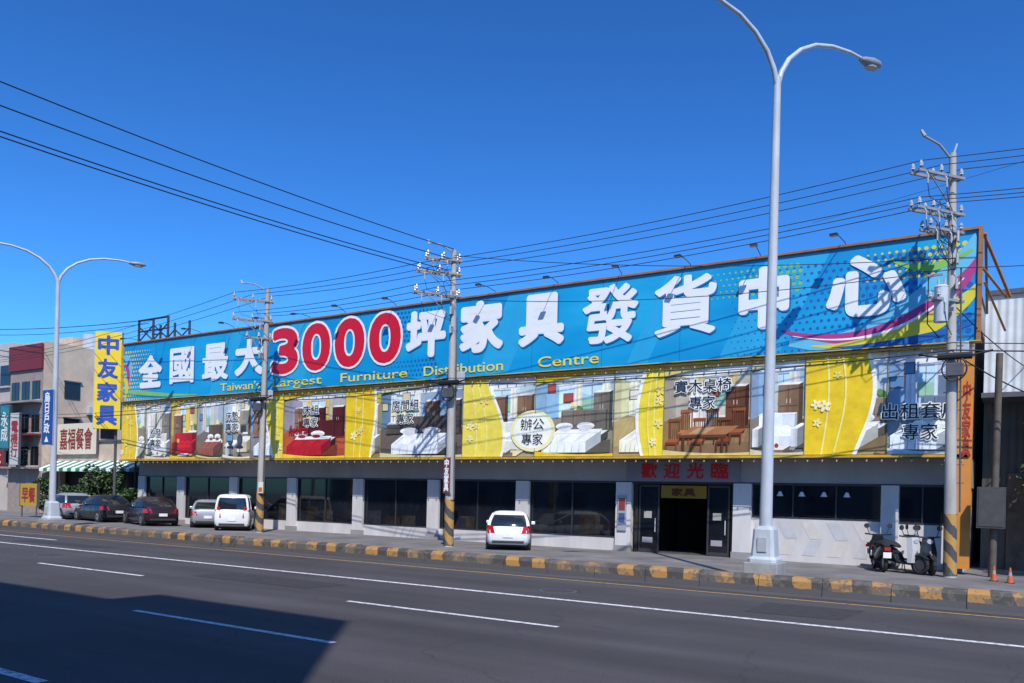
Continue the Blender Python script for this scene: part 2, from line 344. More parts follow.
def poster(x0,x1,kind,seed,pal,side=0,frac=.5,kk2=None):
    rn=random.Random(seed); W=x1-x0; H=3.1; z0=3.62; g=MB(); lay=[0]
    def P(poly,h):
        pts=cliprect(poly,W,H)
        if len(pts)<3: return
        lay[0]+=1
        y=27.0-.0005*lay[0]
        g.face([(x0+px,y,z0+py) for px,py in pts],pink(h))
    def rect(a,b,c,d,h): P([(a,c),(b,c),(b,d),(a,d)],h)
    def ob(a,c,w,hh,d,top_,front,side):
        sh=d*.6
        P([(a-.05,c-.05),(a+w+sh+.1,c-.03),(a+w+sh+.1,c+d*.3),(a+.1,c+.1)],shade(pal[3],.62))
        for k in range(3):
            q=w/3; P([(a+q*k,c),(a+q*(k+1),c),(a+q*(k+1),c+hh),(a+q*k,c+hh)],shade(front,1.06-.07*k))
        P([(a,c+hh),(a+w,c+hh),(a+w+sh,c+hh+d*.35),(a+sh,c+hh+d*.35)],top_)
        P([(a+w,c),(a+w+sh,c+d*.35),(a+w+sh,c+hh+d*.35),(a+w,c+hh)],side)
    g.box(x0,x1,27.0,27.13,z0,z0+H,ink(pal[0])); 
    def curve(ya,yb,yc,n=10): return [(W*k/n,(1-k/n)**2*ya+2*(1-k/n)*(k/n)*yb+(k/n)**2*yc) for k in range(n+1)]
    rect(0,W,0,H,pal[1]); hz=H*rn.uniform(.4,.47)
    for k in range(6): # printed room: wall tone steps
        rect(W*.3+k*W*.12,W*.3+(k+1)*W*.12,hz-.1,H,shade(pal[1],1.08-.05*k))
    P([(0,hz-.1),(W*.3,hz+.15),(W*.3,H),(0,H)],pal[2]); P([(0,hz-.1),(W*.14,hz+.05),(W*.14,H),(0,H)],shade(pal[2],.9))
    P([(0,0),(W,0),(W,hz-.08),(W*.3,hz+.15),(0,hz-.1)],pal[3]); P([(0,0),(W,0),(W,.45),(0,.35)],shade(pal[3],.86))
    for k in range(8): P([(W*k/7-.3,0),(W*k/7-.26,0),(W*.3+W*.7*k/7+.02,hz),(W*.3+W*.7*k/7,hz)],shade(pal[3],.9))
    P([(W*.3,hz+.1),(W,hz-.12),(W,hz-.04),(W*.3,hz+.18)],'eae6de')
    P([(0,H-.2),(W*.3,H-.45),(W,H-.3),(W,H),(0,H)],'f0f0ec')
    for k in range(4): P(shape_ell(W*(.35+.18*k),H-.2,.04,.025,8),'fdf6d8')
    ww=min(1.25,W*rn.uniform(.25,.38)); wx=W*rn.uniform(.1,.6)
    rect(wx-.04,wx+ww+.04,hz+.38,H-.46,'8a9098'); rect(wx,wx+ww,hz+.42,H-.5,'c4e4fa'); rect(wx,wx+ww,hz+.42,hz+.8,'98c8a8'); P([(wx,hz+.8),(wx+ww,hz+.8),(wx+ww,hz+1.0),(wx+ww*.5,hz+.9),(wx,hz+1.05)],'a8d0e0')
    for k in range(4):
        c=shade(pal[4],1.04-.1*(k%2)); rect(wx-.2+k*.08,wx-.12+k*.08,hz+.15,H-.42,c); rect(wx+ww-.12+k*.08,wx+ww-.04+k*.08,hz+.15,H-.42,c)
    rect(wx+ww*.48,wx+ww*.52,hz+.42,H-.5,'9aa0a8')
    for k in range(rn.choice([1,2,3])):
        px=rn.uniform(.05,W*.8); q=rn.uniform(.2,.4); rect(px-.03,px+q+.03,hz+.67+k*.4,hz+1.03+k*.4,'5a4c42'); rect(px,px+q,hz+.7+k*.4,hz+1.0+k*.4,rn.choice(['d8c8a0','b4544a','5a86b4','f2ecdc']))
    n=max(1,int(W/1.1))
    for k in range(n):
        px=W-.85-k*1.25*rn.uniform(.85,1.1); t=rn.random()
        if px<0: continue
        if t<.5:
            c=rn.choice([pal[5],'f0eade','8a6a50']); ob(px,hz-.35,.65,1.35,.22,'f6f0e4',c,shade(c,.6))
            rect(px+.315,px+.33,hz-.3,hz+.95,shade(c,.5)); rect(px+.04,px+.61,hz+.3,hz+.33,shade(c,.6)); rect(px+.26,px+.28,hz+.4,hz+.55,'d8d0c0'); rect(px+.37,px+.39,hz+.4,hz+.55,'d8d0c0')
        else:
            ob(px,hz-.3,.75,.38,.3,'f6f2e8',pal[5],shade(pal[5],.6)); rect(px+.04,px+.71,hz-.1,hz-.08,shade(pal[5],.6)); P([(px+.25,hz+.45),(px+.5,hz+.45),(px+.44,hz+.68),(px+.31,hz+.68)],'ffe69c'); rect(px+.365,px+.385,hz+.18,hz+.45,'5a4a3a')
            P(shape_ell(px+.7,hz+.35,.12,.16,9),'4a7a3a'); P(shape_ell(px+.62,hz+.45,.09,.1,9),'6f9048')
    kk=kind if kind!='flower' else (kk2 or 'sofa')
    if kk=='bed':
        bx=W*rn.uniform(.05,.18); bw_=W*.56; ob(bx+.8,.95,bw_,.75,.08,shade(pal[5],1.15),pal[5],shade(pal[5],.6)); 
        for q in range(4): rect(bx+.83+bw_*q/4,bx+.86+bw_*q/4,.98,1.68,shade(pal[5],.75))
        ob(bx,.16,bw_,.26,1.5,'efede8',pal[5],shade(pal[5],.6))
        P([(bx-.03,.14),(bx+bw_,.14),(bx+bw_,.56),(bx-.03,.56)],pal[6]); P([(bx-.03,.56),(bx+bw_,.56),(bx+bw_+.6,.93),(bx+.57,.93)],shade(pal[6],1.12))
        for q in range(6): P([(bx+bw_*q/6,.16),(bx+bw_*q/6+.05,.16),(bx+bw_*q/6+.07,.54)],shade(pal[6],.82))
        for q in range(3): P([(bx+.1+bw_*q/3,.58),(bx+.3+bw_*q/3,.6),(bx+.75+bw_*q/3,.9),(bx+.6+bw_*q/3,.9)],shade(pal[6],.96))
        P([(bx+bw_,.14),(bx+bw_+.62,.52),(bx+bw_+.62,.93),(bx+bw_,.56)],shade(pal[6],.74))
        P([(bx+.5,.86),(bx+bw_+.52,.86),(bx+bw_+.68,1.0),(bx+.66,1.0)],'fbf9f4')
        for k in range(2): P(shape_ell(bx+.95+k*bw_*.48,1.12,bw_*.2,.14,14),'fdfbf6'); P(shape_ell(bx+.98+k*bw_*.48,1.08,bw_*.17,.08,14),'dcdad4'); P(shape_ell(bx+1.0+k*bw_*.42,1.0,bw_*.12,.08,10),shade(pal[6],.9))
    elif kk=='sofa':
        c=pal[6]; ob(W*.16,.8,W*.66,.52,.12,shade(c,1.15),c,shade(c,.7)); ob(W*.08,.28,W*.7,.32,.6,shade(c,1.2),c,shade(c,.6))
        for k in range(3): P(shape_ell(W*(.25+k*.21),.82,W*.105,.14,12),shade(c,1.22)); P(shape_ell(W*(.25+k*.21),.78,W*.09,.09,12),shade(c,1.05))
        ob(W*.04,.26,.2,.58,.5,shade(c,1.2),shade(c,.88),shade(c,.55)); ob(W*.76,.26,.2,.58,.5,shade(c,1.2),shade(c,.88),shade(c,.55)); P([(W*.2,.02),(W*.75,.02),(W*.86,.24),(W*.3,.24)],shade(pal[3],1.2)); ob(W*.32,.06,W*.3,.1,.35,'e9e4da','8a7460','6a5848')
        P(shape_ell(W*.5,.3,.07,.08,8),'b83a2a'); P(shape_ell(W*.3,.95,.12,.12,8),'e0b850')
    elif kk=='wood':
        for k in range(6):
            px=.08+k*(W-.6)/5.4; py=.12+.3*(k%2); c=rn.choice(['7a4022','8a5030','5f321a'])
            for q in (.0,.36): rect(px+q+.12,px+q+.17,py+.4,py+1.16,c)
            for q in range(4): rect(px+.19+q*.075,px+.215+q*.075,py+.45,py+1.1,c)
            rect(px+.1,px+.55,py+1.06,py+1.16,shade(c,1.2)); P([(px,py+.34),(px+.42,py+.34),(px+.55,py+.46),(px+.12,py+.46)],shade(c,1.45)); rect(px,px+.42,py+.26,py+.34,c)
            rect(px,px+.05,py,py+.28,c); rect(px+.37,px+.42,py,py+.28,c)
        P([(W*.2,.7),(W*.74,.7),(W*.88,.98),(W*.34,.98)],'a8744a'); P([(W*.3,.74),(W*.5,.74),(W*.62,.94),(W*.42,.94)],'c89868'); rect(W*.2,W*.74,.6,.7,'6a3a20'); rect(W*.23,W*.26,.1,.6,'5a321c'); rect(W*.68,W*.71,.1,.6,'5a321c')
    elif kk=='desk':
        ob(W*.52,.32,W*.34,.5,.8,'f6f2e6','e0d4b8','9c8c72'); ob(W*.06,.6,W*.38,.08,.7,'fafaf6','c9c9c9','8a8a8a'); ob(W*.1,.12,.3,.45,.35,'e8e8e8','b8bcc4','7a8088'); rect(W*.4,W*.43,.12,.6,'989ca4')
        for k in range(2):
            px=W*(.28+.34*k); P(shape_ell(px,.92,.21,.3,14),'3a414d'); P(shape_ell(px-.03,.95,.15,.22,14),'4c5461'); P(shape_ell(px,.56,.27,.08,12),'2a303c'); rect(px-.02,px+.02,.2,.55,'3a3f48'); P([(px-.22,.1),(px+.22,.1),(px+.02,.24),(px-.02,.24)],'2a2e36')
        rect(W*.14,W*.14+.48,.86,1.2,'2a2e36'); rect(W*.15,W*.14+.45,.89,1.17,'6aa0d0'); rect(W*.64,W*.64+.4,1.3,1.65,'3a3e46'); rect(W*.72,W*.9,1.2,1.3,'f4f0e4')
    if kind=='flower':
        n=12; e=[]; ph=rn.uniform(-1.2,1.2); am=rn.uniform(.08,.2)
        for k in range(n+1):
            t=k/n; xx=W*(frac+am*math.sin(t*3.0+ph)); e.append((xx if not side else W-xx,H*t))
        ed=0 if not side else W
        for k in range(n):
            P([(ed,e[k][1]),e[k],e[k+1],(ed,e[k+1][1])],pal[0])
            o=.12 if not side else -.12
            P([(e[k][0],e[k][1]),(e[k][0]+o,e[k][1]),(e[k+1][0]+o,e[k+1][1]),(e[k+1][0],e[k+1][1])],'f6f6ee')
        for q in range(2):
            for k in range(n):
                a=e[k];b2=e[k+1]; s=(.35+.25*q); f_=lambda p:(ed+(p[0]-ed)*(s),p[1])
                P([f_(a),(f_(a)[0]+(.05 if not side else -.05),a[1]),(f_(b2)[0]+(.05 if not side else -.05),b2[1]),f_(b2)],'f2e68c')
        for k in range(4):
            cy=rn.uniform(.3,H-.3); lim=frac*W*.75; cx=rn.uniform(.1,max(.2,lim)); cx=cx if not side else W-cx; r=rn.uniform(.1,.18); c=rn.choice(['f0e08c','f6ecb0','ecd870'])
            for p in range(5):
                a=p*1.257+k; P(shape_ell(cx+math.cos(a)*r*.7,cy+math.sin(a)*r*.7,r*.55,r*.34,12,a),c)
            P(shape_ell(cx,cy,r*.14,r*.14,8),'cfa040')
    else:
        c2=curve(H-.35,H-.05,H-.08)
        for k in range(10): P([c2[k],c2[k+1],(c2[k+1][0],H),(c2[k][0],H)],pal[0])
        c2=curve(.2,.0,.1)
        for k in range(10): P([(c2[k][0],0),(c2[k+1][0],0),c2[k+1],c2[k]],pal[0])
    g.box(x0,x0+.02,26.93,26.945,z0,z0+H,ink('8a8058'))
    return g.obj('poster_panel',store)
Y1='ecc820'
poster(-43.7,-41.5,'flower',1,[Y1,'d4e4ee','b4c4d0','a4967c','ece4cc','a09078','e8e0d0'],0,.55,'bed')
poster(-41.5,-39.2,'sofa',2,['d9d3a8','d4d8d8','b4b8ba','a09484','e3d9bd','8a8076','f0ece4'])
poster(-39.2,-37.0,'sofa',3,[Y1,'f0e4a0','dcc460','b08a50','f0cc50','8d1420','c01424'])
poster(-37.0,-34.9,'bed',4,['d8cf7a','c8d6e2','a4b4c2','7c7268','d8d0c0','6a5040','9a5a48'])
poster(-34.9,-32.8,'desk',5,['e4e0c4','e4f0f6','c4d4e0','a89e8c','f2e8c8','9c9488','b0a898'])
poster(-32.8,-30.45,'flower',6,['ecd438','b8dcf8','8cb8e0','888890','dcecf6','6c84a4','e4eef8'],1,.4,'bed')
poster(-30.45,-26.4,'bed',7,[Y1,'d0ccc8','a8a0b0','c0583a','e4c260','5a1a1c','b81828'])
poster(-26.4,-24.3,'flower',8,[Y1,'f2e064','d0e0ec','b09a60','ece4cc','8a7a68','f4ecd4'],0,.75,'sofa')
poster(-24.3,-19.85,'bed',9,['d0c898','9cb4cc','7490ac','6c6058','ece8dc','5c5048','eef2f8'])
poster(-19.85,-16.4,'flower',10,['f0dc58','d8ecf8','b0cce0','c4b490','f4ecd4','9a8a74','f4f0e4'],0,.42,'sofa')
poster(-16.4,-13.07,'bed',11,[Y1,'cce4f6','98c0dc','989080','f2ecd0','7d7468','f4f8fc'])
poster(-13.07,-11.15,'flower',12,['f0d838','f6f0c8','e0dca8','c0aa70','f6f0d0','b0a484','faf4dc'],1,.35,'bed')
poster(-11.15,-8.1,'wood',13,['dcc878','e2dac8','bcb09c','9c7a54','d0b880','6b4128','99795a'])
poster(-8.1,-6.37,'sofa',14,['d0c898','c0daf2','90b0d0','888078','dcd8cc','6a6258','f4f8fc'])
poster(-6.37,-3.95,'flower',15,[Y1,'d4e8f8','a8c8e0','c8b070','f0ead0','9a8a74','f4f0e4'],0,.66,'bed')
poster(-3.95,-1.75,'bed',16,['b8c4d4','b0c8e4','88a8cc','8892a0','d0dcec','66768c','e4ecf4'])
inkd=ink('1c2430'); inkw=ink('f6f6f0')
# pale yellow and white patches that carry two of the captions
g=MB(); g.face([(x,26.93,z) for x,z in shape_ell(-16.5,4.6,1.0,.8,24)],ink('f4ecb0')); g.face([(x,26.928,z) for x,z in shape_ell(-16.5,4.6,.85,.68,24)],ink('faf8ec')); g.obj('caption_patch',store)
def ptext(lines,cx,z,h=.44,dark=inkd,halo=.035):
    for i,(t,ww) in enumerate(lines):
        if halo: text(store,'lettering',t,(cx,26.924,z-i*(h+.14)),ww+.06,h+.06,inkw,r=halo,lift=.0003)
        text(store,'lettering',t,(cx,26.915,z-i*(h+.14)),ww,h,dark,r=.003,lift=.0003)
ptext([('沙發',.95),('專家',.95)],-40.5,5.05,.44)
ptext([('床墊',.95),('專家',.95)],-34.2,5.75,.44)
ptext([('床組',1.05),('專家',.95)],-28.6,5.85,.44)
ptext([('房間組',1.5),('專家',.95)],-22.9,5.85,.44)
ptext([('辦公',1.05),('專家',.95)],-16.5,4.86,.44)
ptext([('實木桌椅',2.0),('專家',.9)],-9.75,6.0,.44)
ptext([('出租套房',2.1),('專家',.95)],-3.05,4.9,.48)
text(store,'lettering','Roberta',(-29.4,26.92,4.95),1.3,.4,ink('b01020'),shear=.3,r=.012)
g=MB(); g.box(-43.75,-1.72,26.86,27.13,6.72,6.8,yellowf); g.obj('poster_trim',store)
g=MB(); g.box(-43.75,-1.72,26.86,27.13,3.52,3.6,yellowf); g.obj('poster_trim',store)
def bulbs(parent,z,y,x0,x1,name):
    g=MB(); n=int((x1-x0)/.42)
    for k in range(n):
        xx=x0+(k+.5)*(x1-x0)/n+random.uniform(-.03,.03)
        g.cyl((xx,y,z),(xx,y,z-.05),.015,.015,blackm,6); g.cyl((xx,y,z-.05),(xx,y,z-.11),.028,.018,bulb,7)
    g.tube([(x0+(x1-x0)*k/120,y,z+.01) for k in range(121)],.012,cable,4)
    ob=g.obj(name,parent); ob['kind']='stuff'; return ob
bulbs(store,3.5,26.84,-43.7,-1.75,'bulb_string')
bulbs(store,6.71,26.83,-43.7,-1.75,'bulb_string')
# ------------------------------------------------------------ billboard
bb=top('billboard','long cyan rooftop billboard with white and red Chinese lettering','billboard',(-22.7,27,6.8))
def board_mat():
    m=bpy.data.materials.new('billboard_vinyl'); m.use_nodes=True; nt=m.node_tree; b=nt.nodes['Principled BSDF']; L=nt.links.new; N=nt.nodes.new
    tc=N('ShaderNodeTexCoord'); mp=N('ShaderNodeMapping'); mp.inputs['Rotation'].default_value=(0,R(35),0); mp.inputs['Scale'].default_value=(.12,1,.5); L(tc.outputs['Object'],mp.inputs[0])
    n=N('ShaderNodeTexNoise'); n.inputs['Scale'].default_value=1; n.inputs['Detail'].default_value=3; L(mp.outputs[0],n.inputs['Vector'])
    cr=N('ShaderNodeValToRGB'); e=cr.color_ramp.elements; e[0].position=.3; e[0].color=(.0,.19,.52,1); e[1].position=.68; e[1].color=(.012,.39,.69,1); x=e.new(.5); x.color=(.0,.30,.62,1)
    L(n.outputs['Fac'],cr.inputs[0]); L(cr.outputs[0],b.inputs['Base Color']); b.inputs['Roughness'].default_value=.5
    n2=N('ShaderNodeTexNoise'); n2.inputs['Scale'].default_value=1.0; L(tc.outputs['Object'],n2.inputs['Vector']); bp=N('ShaderNodeBump'); bp.inputs['Strength'].default_value=.15; bp.inputs['Distance'].default_value=.06; L(n2.outputs['Fac'],bp.inputs['Height']); L(bp.outputs[0],b.inputs['Normal'])
    return m
g=MB(); bx0,bx1,bz0,bz1=-43.6,-1.65,6.86,10.05
g.box(bx0,bx1,26.9,27.1,bz0,bz1,board_mat())
na=ink('1a5cac'); ye=ink('d8cc3c'); mg=ink('b03a82'); wh=ink('eef4f6'); gr=ink('7fbc5c'); lb=ink('68bcdc')
def bez(p,n=24):
    out=[]
    for k in range(n+1):
        t=k/n; out.append(tuple((1-t)**3*p[0][i]+3*(1-t)**2*t*p[1][i]+3*(1-t)*t*t*p[2][i]+t**3*p[3][i] for i in (0,1)))
    return out
def clampz(z): return min(max(z,bz0+.05),bz1-.05)
def clampx(x): return min(max(x,bx0+.05),bx1-.05)
def ribbon(p,w0,w1,m,y,mid=1.0):
    pts=bez(p); n=len(pts); prev=None
    for k,(x,z) in enumerate(pts):
        a=pts[max(k-1,0)];c=pts[min(k+1,n-1)]; dx=c[0]-a[0];dz=c[1]-a[1];l=math.hypot(dx,dz)+1e-6
        t=k/(n-1); w=(w0+(w1-w0)*t)*(.25+.75*math.sin(math.pi*min(max(t,.02),.98)))*mid/2
        q=[(clampx(x-dz/l*w),y,clampz(z+dx/l*w)),(clampx(x+dz/l*w),y,clampz(z-dx/l*w))]
        if prev and not (abs(q[0][2]-q[1][2])<1e-4 and abs(q[0][0]-q[1][0])<1e-4): g.face([prev[0],prev[1],q[1],q[0]],m)
        prev=q
def dots(x0,x1,z0,z1,step,r0,r1,m,y):
    nx=int((x1-x0)/step); nz=int((z1-z0)/step)
    for i in range(nx):
        for j in range(nz):
            xx=x0+i*step+(step/2 if j%2 else 0); zz=z0+j*step; t=i/max(1,nx-1); r=r0+(r1-r0)*t
            if r>.02 and bx0+r<xx<bx1-r and bz0+r<zz<bz1-r: g.face([(a,y,c) for a,c in shape_ell(xx,zz,r,r,8)],m)
for (a,w,s) in ((-36,1.2,1.4),(-31.5,2.2,1.5),(-19.2,1.5,1.5),(-12.6,.8,1.5),(-9.2,2.0,1.5)):
    g.face([(a,26.8985,bz0+.05),(a+w,26.8985,bz0+.05),(a+w+s,26.8985,bz1-.05),(a+s,26.8985,bz1-.05)],mat('vinyl_light',(.02,.37,.67),.5,.08,1))
dots(-24.0,-20.6,8.6,10.0,.2,.085,.03,na,26.895); dots(-24.2,-21.0,6.9,7.9,.2,.03,.07,na,26.895)
dots(-9.0,-1.7,6.95,10.0,.22,.02,.09,na,26.896)
dots(-4.6,-1.7,8.9,10.0,.2,.03,.08,ye,26.8935)
dots(-9.5,-6.5,8.9,10.0,.2,.03,.07,gr,26.8945)
dots(-43.6,-40.6,6.95,10.0,.22,.09,.02,ye,26.895)
ribbon([(-6.9,7.2),(-4.4,6.7),(-2.8,7.8),(-1.6,9.9)],.7,1.1,lb,26.892)
ribbon([(-7.1,7.6),(-4.6,6.75),(-2.9,7.3),(-1.6,9.2)],.3,.75,mg,26.889)
ribbon([(-6.2,7.05),(-4.4,6.85),(-3.0,7.0),(-1.6,8.4)],.2,.9,ye,26.886)
ribbon([(-6.8,7.42),(-4.6,6.85),(-3.1,7.35),(-2.0,8.7)],.06,.1,wh,26.8855)
ribbon([(-5.6,6.95),(-4.2,6.9),(-3.0,6.95),(-1.7,7.4)],.12,.3,na,26.8845)
ribbon([(-4.0,9.5),(-3.2,9.0),(-2.6,9.0),(-1.8,9.5)],.15,.3,gr,26.889)
ribbon([(-43.7,9.4),(-43.0,9.3),(-42.6,8.6),(-43.2,7.6)],.5,.25,lb,26.892)
ribbon([(-43.7,8.9),(-43.1,8.9),(-42.9,8.3),(-43.3,7.3)],.3,.25,mg,26.889)
ribbon([(-43.7,8.2),(-43.2,8.2),(-43.1,7.5),(-43.4,6.9)],.35,.3,ye,26.886)
ribbon([(-43.7,7.4),(-42,7.3),(-40,7.0),(-37,6.95)],.3,.15,gr,26.889)
seam=mat('vinyl_seam',(.0,.16,.4),.5,.1,1)
for k in range(1,14): g.box(bx0+k*3-.008,bx0+k*3+.008,26.894,26.8955,bz0+.02,bz1-.02,seam)
g.obj('panel',bb)
wtx=mat('white_lettering',(.80,.82,.84),.5,.04,1); nav=mat('navy_shadow',(.0,.16,.42),.5,.05,1)
rtx=mat('red_numerals',(.62,.008,.03),.4,.06,1); ytx=mat('yellow_lettering',(.80,.68,.06),.5,.05,1)
chars=[('全',-41.05,8.4,2.1,1.8),('國',-38.3,8.55,2.05,1.9),('最',-35.55,8.55,2.05,1.9),('大',-32.95,8.65,2.15,1.9),('坪',-21.85,8.8,2.15,2.0),('家',-19.0,8.85,2.15,2.1),('具',-16.2,8.85,2.05,2.0),('發',-13.3,8.78,2.25,2.15),('貨',-10.45,8.8,2.25,2.1),('中',-7.75,8.75,1.65,2.05),('心',-4.65,8.8,2.3,1.9)]
for c,x,z,w,h in chars:
    rr=.062 if c in '國最發貨' else .1
    text(bb,'lettering',c,(x+.05,26.878,z-.05),w,h,nav,r=rr,lift=.0002)
    text(bb,'lettering',c,(x,26.873,z),w,h,wtx,r=rr,lift=.0002)
for i,c in enumerate('3000'):
    x=-30.4+i*2.1; z=8.72+i*.03
    text(bb,'numeral',c,(x,26.868,z),2.04,2.42,wtx,r=.22,lift=.0002)
    text(bb,'numeral',c,(x,26.861,z),1.82,2.2,rtx,r=.115,lift=.0002)
for t,x0,x1 in (("Taiwan's",-35.1,-32.1),('Largest',-31.2,-27.9),('Furniture',-26.7,-22.8),('Distribution',-21.9,-17.9),('Centre',-16.3,-13.7)):
    text(bb,'lettering',t,((x0+x1)/2,26.875,7.22 if t!='Largest' else 7.16),x1-x0,.40 if t!='Largest' else .52,ytx,r=.004,lift=.0003)
g=MB(); g.box(bx0-.1,bx1+.1,26.82,27.14,bz1,bz1+.07,orangef); g.obj('top_rail',bb)
g=MB(); g.box(bx0-.1,bx0,26.8,27.14,bz0,bz1,yellowf); g.obj('end_rail',bb)
g=MB(); g.box(bx1,bx1+.1,26.82,27.14,bz0,bz1,orangef); g.obj('end_rail',bb)
g=MB(); g.box(bx0-.1,bx1+.12,26.8,27.14,bz0-.03,bz0,yellowf); g.obj('bottom_rail',bb)
for k in range(15):
    g=MB(); xx=bx0+.6+k*(bx1-bx0-1.2)/14; g.tube([(xx,27.2,10.1),(xx,29.2,9.5)],.035,steel,4); g.obj('support_strut',bb)
for a,c_,rr in (((-1.55,27.2,10.0),(-.9,28.6,8.4),.05),((-1.55,27.2,9.0),(-1.0,28.6,8.4),.04),((-1.5,27.2,10.0),(-1.5,28.8,8.0),.04),((-1.5,27.2,8.6),(-1.0,28.6,7.4),.035)):
    g=MB(); g.tube([a,c_],rr,orangef,5); g.obj('support_strut',bb)
lampb=mat('lamp_black',(.03,.03,.035),.5)
src=None
for k in range(16):
    xx=-42.4+k*2.66
    g=MB(); g.tube([(0,.1,-.05),(0,-.05,.1),(0,-.5,.17),(0,-.85,.14)],.014,lampb,5)
    g.box(-.11,.11,-1.0,-.84,.07,.14,lampb); g.face([(-.1,-.99,.068),(.1,-.99,.068),(.1,-.86,.068),(-.1,-.86,.068)],bulb)
    if src is None: o=g.obj('spotlight',bb,world=False); src=o
    else: o=src.copy(); S.collection.objects.link(o)
    o.location=(xx+22.7+random.uniform(-.25,.25),0,10.12-6.8); o.rotation_euler=(random.uniform(-.1,.1),0,random.uniform(-.25,.25))
# ------------------------------------------------------------ utility poles
warn=stripes_mat('warning_stripe',.55,(.58,.30,.03),(.03,.03,.03),diag=.9,chip=.62)
PHI=R(-36.9)
def upole(x,y,hgt,label,arms,extra=0,lean=0,r0=.18,r1=.1):
    p=top('utility_pole',label,'utility pole',(x,y,.13),group='utility poles along the shopfront')
    g=MB(); g.cyl((0,0,0),(lean,0,hgt),r0,r1,polecon,14); g.obj('shaft',p,world=False,smooth=40)
    g=MB(); g.cyl((0,0,.05),(lean*.15,0,1.75),r0+.007,r0-.002,warn,14); g.obj('warning_band',p,world=False,smooth=40)
    for (z,dy,n) in arms:
        g=MB(); xo=.12
        g.box(xo-.035,xo+.035,-dy,.3,z-.035,z+.035,armst); g.box(xo-.31,xo-.24,-dy,.3,z-.035,z+.035,armst)
        for yy in (-dy+.1,-dy*.5,.25): g.box(xo-.24,xo-.035,yy-.02,yy+.02,z-.03,z+.03,armst)
        g.tube([(xo,-dy*.7,z-.05),(xo-.1,-.1,z-.75)],.018,armst,5); a=g.obj('crossarm',p,world=False); a.rotation_euler=(0,0,PHI)
        a.location=(lean*z/hgt,0,0)
        for row in (xo,xo-.275):
            for k in range(n):
                yy=-dy+.08+k*(dy+.1)/(n-1)
                g=MB(); g.cyl((row,yy,z+.03),(row,yy,z+.1),.018,.018,steel,6); g.cyl((row,yy,z+.1),(row,yy,z+.14),.065,.05,porcelain,9); g.cyl((row,yy,z+.14),(row,yy,z+.19),.055,.055,porcelain,9); g.cyl((row,yy,z+.19),(row,yy,z+.26),.045,.025,porcelain,9)
                q=g.obj('insulator',p,world=False); q.parent=a
        for k in range(n-1):
            yy=-dy+.25+k*(dy)/(n-1)
            g=MB(); g.tube([(xo+.03,yy,z-.05),(xo+.08,yy,z-.12),(xo+.08,yy,z-.36)],.022,porcelain,6); g.tube([(xo+.08,yy,z-.36),(xo+.05,yy+.1,z-.7),(xo,-.1,z-.95)],.010,cable,4); q=g.obj('fuse_holder',p,world=False); q.parent=a
    g=MB(); g.cyl((-.42,-.25,6.05),(.42,-.25,6.05),.1,.1,cable,9); g.tube([(-.9,-.25,6.15),(-.42,-.25,6.05)],.03,cable,5); g.tube([(.42,-.25,6.05),(.9,-.25,6.15)],.03,cable,5); g.obj('cable_joint',p,world=False)
    g=MB(); g.box(-.2,.22,-.38,-.14,5.5,5.85,steel); g.obj('junction_box',p,world=False,bevel=.02)
    g=MB(); g.tube([(.3*math.cos(t/3),-.3,5.7+.33*math.sin(t/3)) for t in range(20)],.022,cable,5); g.obj('cable_coil',p,world=False)
    g=MB(); g.box(-.25,.3,.14,.34,6.1,6.5,galv); g.obj('junction_box',p,world=False,bevel=.02)
    for zz in (7.9,8.6,9.2):
        g=MB(); g.box(-.02,.02,-.26,.0,zz,zz+.24,armst); g.cyl((0,-.26,zz-.02),(0,-.26,zz+.26),.035,.035,porcelain,8); g.obj('bracket',p,world=False)
    if extra:
        ax,ay=-.36,-.3
        g=MB(); g.cyl((ax,ay,7.0),(ax,ay,7.95),.18,.18,galv,14); g.cyl((ax,ay,7.95),(ax,ay,8.0),.19,.15,galv,14)
        for s in (-.08,.08): g.cyl((ax+s,ay,8.0),(ax+s,ay,8.18),.035,.025,porcelain,7)
        g.box(ax,ax+.3,ay+.05,ay+.12,7.3,7.4,steel); g.obj('transformer',p,world=False,smooth=40)
        g=MB(); g.box(-.75,-.35,-.25,-.18,8.3,8.36,armst); g.tube([(-.7,-.2,8.3),(-.7,-.2,7.0),(-.4,-.1,6.6)],.016,cable,5); g.obj('bracket',p,world=False)
        for q in range(2):
            g=MB(); g.tube([(-.15,-.15,10.9-q*.9),(-.45-.1*q,-.4,10.3-q*.9),(-.2,-.2,9.4-q*.85)],.012,cable,4); g.obj('jumper_lead',p,world=False)
    g=MB(); g.tube([(.2,-.02,1.8),(.2+lean*.6,-.02,8.5)],.025,steel,6); g.obj('conduit',p,world=False)
    if extra==2:
        for k in range(9):
            g=MB(); g.cyl((-.28,0,2.6+k*.5),(.28,0,2.6+k*.5),.012,.012,steel,5); g.obj('climbing_step',p,world=False)
    return p
pL=upole(-29.9,25.2,11.1,'concrete utility pole with yellow and black base band',[(10.5,1.5,3),(9.6,1.5,3),(8.8,.9,3)],0,.15)
pM=upole(-18.4,24.3,11.0,'concrete utility pole carrying a small maroon sign',[(10.6,1.1,3),(10.1,1.4,3),(9.3,1.5,3)],0,-.1)
pR=upole(-2.05,25.5,11.7,'tall concrete utility pole with crossarms and transformer',[(11.0,1.35,3),(10.0,1.4,4),(9.5,1.0,3),(7.6,.7,2)],2,-.2,.17,.09)
g=MB(); g.tube([(-.2,0,11.5),(-.5,-.3,11.9),(-.85,-.6,12.1)],.035,armst,6); g.cyl((-.85,-.6,12.1),(-.93,-.66,12.25),.06,.04,porcelain,8); g.tube([(-.2,0,11.6),(-.1,0,11.95)],.03,galv,5); g.obj('top_bracket',pR,world=False)
